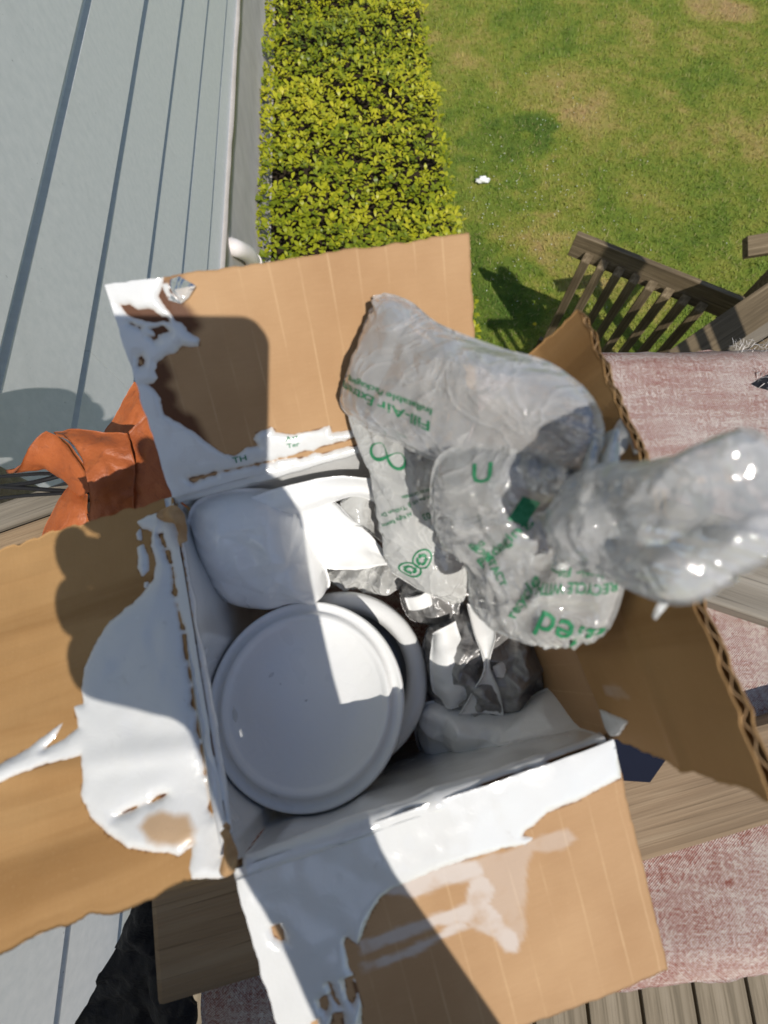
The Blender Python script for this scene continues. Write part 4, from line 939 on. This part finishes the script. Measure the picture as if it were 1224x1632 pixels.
# ------------------------------------------------------------------ small things on the lawn
def blob(name, c, r, mat, label, cat, group=None, flat=.5, seed=1.0, cr=.5):
    v, f = lathe([(max(.0005, math.sin(a)), -math.cos(a)) for a in np.linspace(0, math.pi, 12)], 18)
    k = np.array([1 + cr * noise.noise(Vector((x * 1.8 + seed, y * 1.8, z * 1.8))) for x, y, z in v])
    v = v * k[:, None] * np.array(r if isinstance(r, tuple) else (r, r, r * flat)); return tag(mk(name, v + c, f, mat, smooth=True), label, cat, group)
PAPER = mat_plain('white_paper', (.78, .78, .76), .8, .2, .1, 30)
blob('paper_scrap', far(769, 287, EYE - .03), (.045, .022, .02), PAPER, 'crumpled white paper scrap lying on the lawn', 'paper', seed=4.0, cr=.9)
YEL = mat_plain('yellow_petals', (.72, .52, .02), .7, .2, .2, 200)
fl_c = far(852, 517, EYE - .045); fl_o = thing('dandelion', (fl_c[0], fl_c[1], -EYE), 'single yellow dandelion flower in the grass beside the railing', 'flower')
GREENSTEM = mat_plain('green_stem', (.09, .15, .02), .6, .3, .2, 100)
v, f = tube([(fl_c[0], fl_c[1], -EYE), (fl_c[0] + .003, fl_c[1], -EYE + .02), tuple(fl_c - V(0, 0, .003))], .0015, 6); mk('stem', v, f, GREENSTEM, fl_o)
vs, fs = [], []
for k in range(26):
    a = k * 2.4; rr2 = .004 + .008 * (k / 26); d = V(math.cos(a), math.sin(a), 0); sd = V(-d[1], d[0], 0) * .0018; z = .006 * (1 - k / 26)
    b = len(vs); c = fl_c + V(0, 0, z); vs += [c + sd, c - sd, c + d * rr2 * 1.5 - sd + V(0, 0, .002), c + d * rr2 * 1.5 + sd + V(0, 0, .002)]; fs.append((b, b + 1, b + 2, b + 3))
mk('petals', vs, fs, YEL, fl_o)
CLO = mat_plain('clover_white', (.66, .68, .60), .8, .2, .2, 100)
vs, fs = [], []; lv, lf = lathe([(max(.0005, math.sin(a)), -math.cos(a)) for a in np.linspace(0, math.pi, 5)], 7)
for k in range(300):
    x_, y_ = random.gauss(830, 110), random.gauss(330, 90)
    if x_ < 740 or y_ > 520 or y_ < 30: continue
    c = far(x_, y_, EYE - .02); b = len(vs); vs += list(lv * np.array((.0045, .0045, .004)) * random.uniform(.4, 1.0) + c); fs += [[b + q for q in t_] for t_ in lf]
tag(mk('clover_flowers', vs, fs, CLO), 'tiny white clover heads scattered through the lawn grass', 'clover', kind='stuff')

# ------------------------------------------------------------------ the photographer, whose hand and phone shade the box
UPV = V(0, sp, cp); FWV = V(0, cp, -sp)
def pl(x, y, w=0.0): return V(x, 0, 0) + UPV * y + FWV * w
PHONE = mat_plain('dark_phone_glass', (.02, .02, .025), .2, .5, .1, 30, .02)
LENSM = mat_plain('phone_lens', (.01, .01, .012), .08, .6, .1, 30, .0)
x0_, x1_, y0_, y1_, cr_r = -.0745, .0088, -.146, .0102, .012; loop = []
for cx_, cy_, a0_ in ((x1_ - cr_r, y1_ - cr_r, 0), (x0_ + cr_r, y1_ - cr_r, 90), (x0_ + cr_r, y0_ + cr_r, 180), (x1_ - cr_r, y0_ + cr_r, 270)):
    for k in range(9): loop.append((cx_ + cr_r * math.cos(R(a0_ + k * 11.25)), cy_ + cr_r * math.sin(R(a0_ + k * 11.25))))
vs, fs = [], []; nl_ = len(loop); cen = ((x0_ + x1_) / 2, (y0_ + y1_) / 2)
for w_, sc_ in ((-.0042, .975), (-.0050, 1.0), (-.0115, 1.0), (-.0125, .975)):
    for a_, b_ in loop: vs.append(pl(cen[0] + (a_ - cen[0]) * sc_, cen[1] + (b_ - cen[1]) * sc_, w_))
for q in range(3): fs += [[q * nl_ + k, q * nl_ + (k + 1) % nl_, (q + 1) * nl_ + (k + 1) % nl_, (q + 1) * nl_ + k] for k in range(nl_)]
fs += [list(range(nl_))[::-1], list(range(3 * nl_, 4 * nl_))]
phone = thing('phone', tuple(pl(-.03, -.07, -.0085)), 'dark phone held upright in one hand over the box', 'phone')
mk('phone_body', vs, fs, PHONE, phone)
v, f = tube([pl(-.012, -.022, -.006), pl(-.012, -.022, -.0035)], .006, 20); mk('phone_lens', v, f, LENSM, phone)
v, f = tube([pl(-.012, .0, -.006), pl(-.012, .0, -.0035)], .006, 20); mk('phone_lens', v, f, LENSM, phone)
SKIN = mat_plain('skin', (.50, .28, .19), .5, .4, .1, 60, .1); SHIRT = mat_plain('dark_shirt', (.06, .07, .10), .9, .1, .3, 40, .3)
JEANS = mat_plain('blue_jeans', (.05, .07, .13), .9, .1, .4, 60, .3); HAIR = mat_plain('dark_hair', (.03, .02, .014), .6, .3, .4, 120, .5)
jv, je, jr, jm = [], [], [], []
def J(p, r, parent=None, m=0):
    jv.append(tuple(p)); jr.append(r); jm.append(m)
    if parent is not None: je.append((parent, len(jv) - 1))
    return len(jv) - 1
pel = J((-.10, -.49, -.56), .15, None, 2); wai = J((-.10, -.46, -.42), .15, pel, 1); che = J((-.08, -.44, -.20), .175, wai, 1); mch = J((-.055, -.43, -.12), .175, che, 1); uch = J((-.04, -.44, -.05), .15, mch, 1)
nek = J((-.09, -.565, .05), .050, uch, 0); hd1 = J((-.09, -.56, .12), .062, nek, 0); hd2 = J((-.09, -.55, .19), .082, hd1, 0); hd3 = J((-.09, -.56, .25), .070, hd2, 0)
for sg in (-1, 1):
    hp_ = J((-.10 + sg * .09, -.52, -.63), .090, pel, 2); kn = J((-.10 + sg * .11, -.51, -1.03), .060, hp_, 2); an_ = J((-.10 + sg * .12, -.55, -1.42), .042, kn, 2); ft_ = J((-.10 + sg * .13, -.46, -1.465), .034, an_, 3); J((-.10 + sg * .14, -.36, -1.475), .024, ft_, 3)
sh = J((.075, -.555, -.05), .062, uch, 1); um = J((.125, -.48, -.12), .050, sh, 1); el = J(pl(.140, -.425, -.02), .043, um, 1)
fm = J(pl(.070, -.295, 0), .036, el, 1); wr_ = J(pl(.021, -.205, .008), .025, fm, 0); pm0 = J(pl(.003, -.165, .018), .028, wr_, 0); pm1 = J(pl(-.004, -.128, .022), .028, pm0, 0)
for y_, r0, xe in ((-.081, .0100, -.085), (-.1015, .0106, -.092), (-.1225, .0104, -.088), (-.1425, .0092, -.079)):
    k0 = J(pl(-.028, y_ - .004, .018), r0 * 1.15, pm1 if y_ > -.12 else pm0, 0); k1 = J(pl(-.062, y_, .017), r0 * 1.05, k0, 0); k2 = J(pl(xe, y_, .010), r0, k1, 0); J(pl(xe + .002, y_ + .001, -.010), r0 * .85, k2, 0)
t0 = J(pl(.014, -.125, .012), .0150, pm0, 0); t1 = J(pl(.016, -.092, .000), .0120, t0, 0); J(pl(.004, -.072, -.020), .0090, t1, 0)
sh2 = J((-.255, -.57, -.05), .062, uch, 1); el2 = J((-.33, -.60, -.33), .045, sh2, 1); wr2 = J((-.34, -.51, -.55), .028, el2, 0); hp2 = J((-.34, -.49, -.62), .030, wr2, 0)
for q in range(4):
    a1 = J((-.34 + .006 * q, -.525 + .022 * q, -.665), .0098, hp2, 0); J((-.332 + .006 * q, -.520 + .022 * q, -.705 + .006 * abs(q - 1.5)), .0085, a1, 0)
a1 = J((-.325, -.455, -.64), .011, hp2, 0); J((-.318, -.45, -.675), .009, a1, 0)
me = bpy.data.meshes.new('person'); me.from_pydata(jv, je, [])
tmp = bpy.data.objects.new('person_tmp', me); COL.objects.link(tmp)
tmp.modifiers.new('skin', 'SKIN'); tmp.modifiers['skin'].use_smooth_shade = True
if not me.skin_vertices:
    bpy.context.view_layer.objects.active = tmp; bpy.ops.mesh.customdata_skin_add()
for k, sv in enumerate(me.skin_vertices[0].data):
    sv.radius = (jr[k], jr[k]); sv.use_root = (k == 0)
sd_ = tmp.modifiers.new('sub', 'SUBSURF'); sd_.levels = 2; sd_.render_levels = 2
dg = bpy.context.evaluated_depsgraph_get(); em = bpy.data.meshes.new_from_object(tmp.evaluated_get(dg))
vs = np.array([v.co[:] for v in em.vertices]); fs = [list(p.vertices) for p in em.polygons]; bpy.data.objects.remove(tmp)
person = mk('person', vs, fs, SKIN, smooth=True)
tag(person, 'person in dark shirt and jeans on the deck reaching a phone out over the box', 'person')
for m_ in (SHIRT, JEANS, BLACK): person.data.materials.append(m_)
jv_ = np.array(jv); seg = np.array([(a, b) for a, b in je])
for p in person.data.polygons:
    c = V(*p.center) + BASE[person.name]
    a, b = jv_[seg[:, 0]], jv_[seg[:, 1]]; t = np.clip(np.sum((c - a) * (b - a), 1) / np.sum((b - a) ** 2, 1), 0, 1)
    rad = np.array(jr)[seg[:, 0]] * (1 - t) + np.array(jr)[seg[:, 1]] * t
    k = np.argmin(np.linalg.norm(c - a - (b - a) * t[:, None], axis=1) / rad)
    p.material_index = jm[seg[k, 0]] if t[k] < .5 else jm[seg[k, 1]]
lv, lf = lathe([(max(.0005, math.sin(a)) , -math.cos(a)) for a in np.linspace(.5, math.pi, 14)], 24)
hv = np.array([V(x * .088, y * .096, z * .112) for x, y, z in lv]) + V(-.09, -.57, .21); hv[:, 1] = np.minimum(hv[:, 1], -.49)
mk('hair', hv, lf, HAIR, person, smooth=True)
lv, lf = lathe([(.0005, 0), (.008, .004), (.012, .016), (.006, .034), (.0005, .04)], 10)
mk('nose', lv[:, [0, 2, 1]] * V(1, -.6, 1) + V(-.09, -.45, .165), lf, SKIN, person, smooth=True)

# ------------------------------------------------------------------ lift everything from the lens frame to the lawn at height 0
for o in list(COL.objects):
    if o.parent is None and o.type not in ('CAMERA', 'LIGHT'): o.location.z += EYE
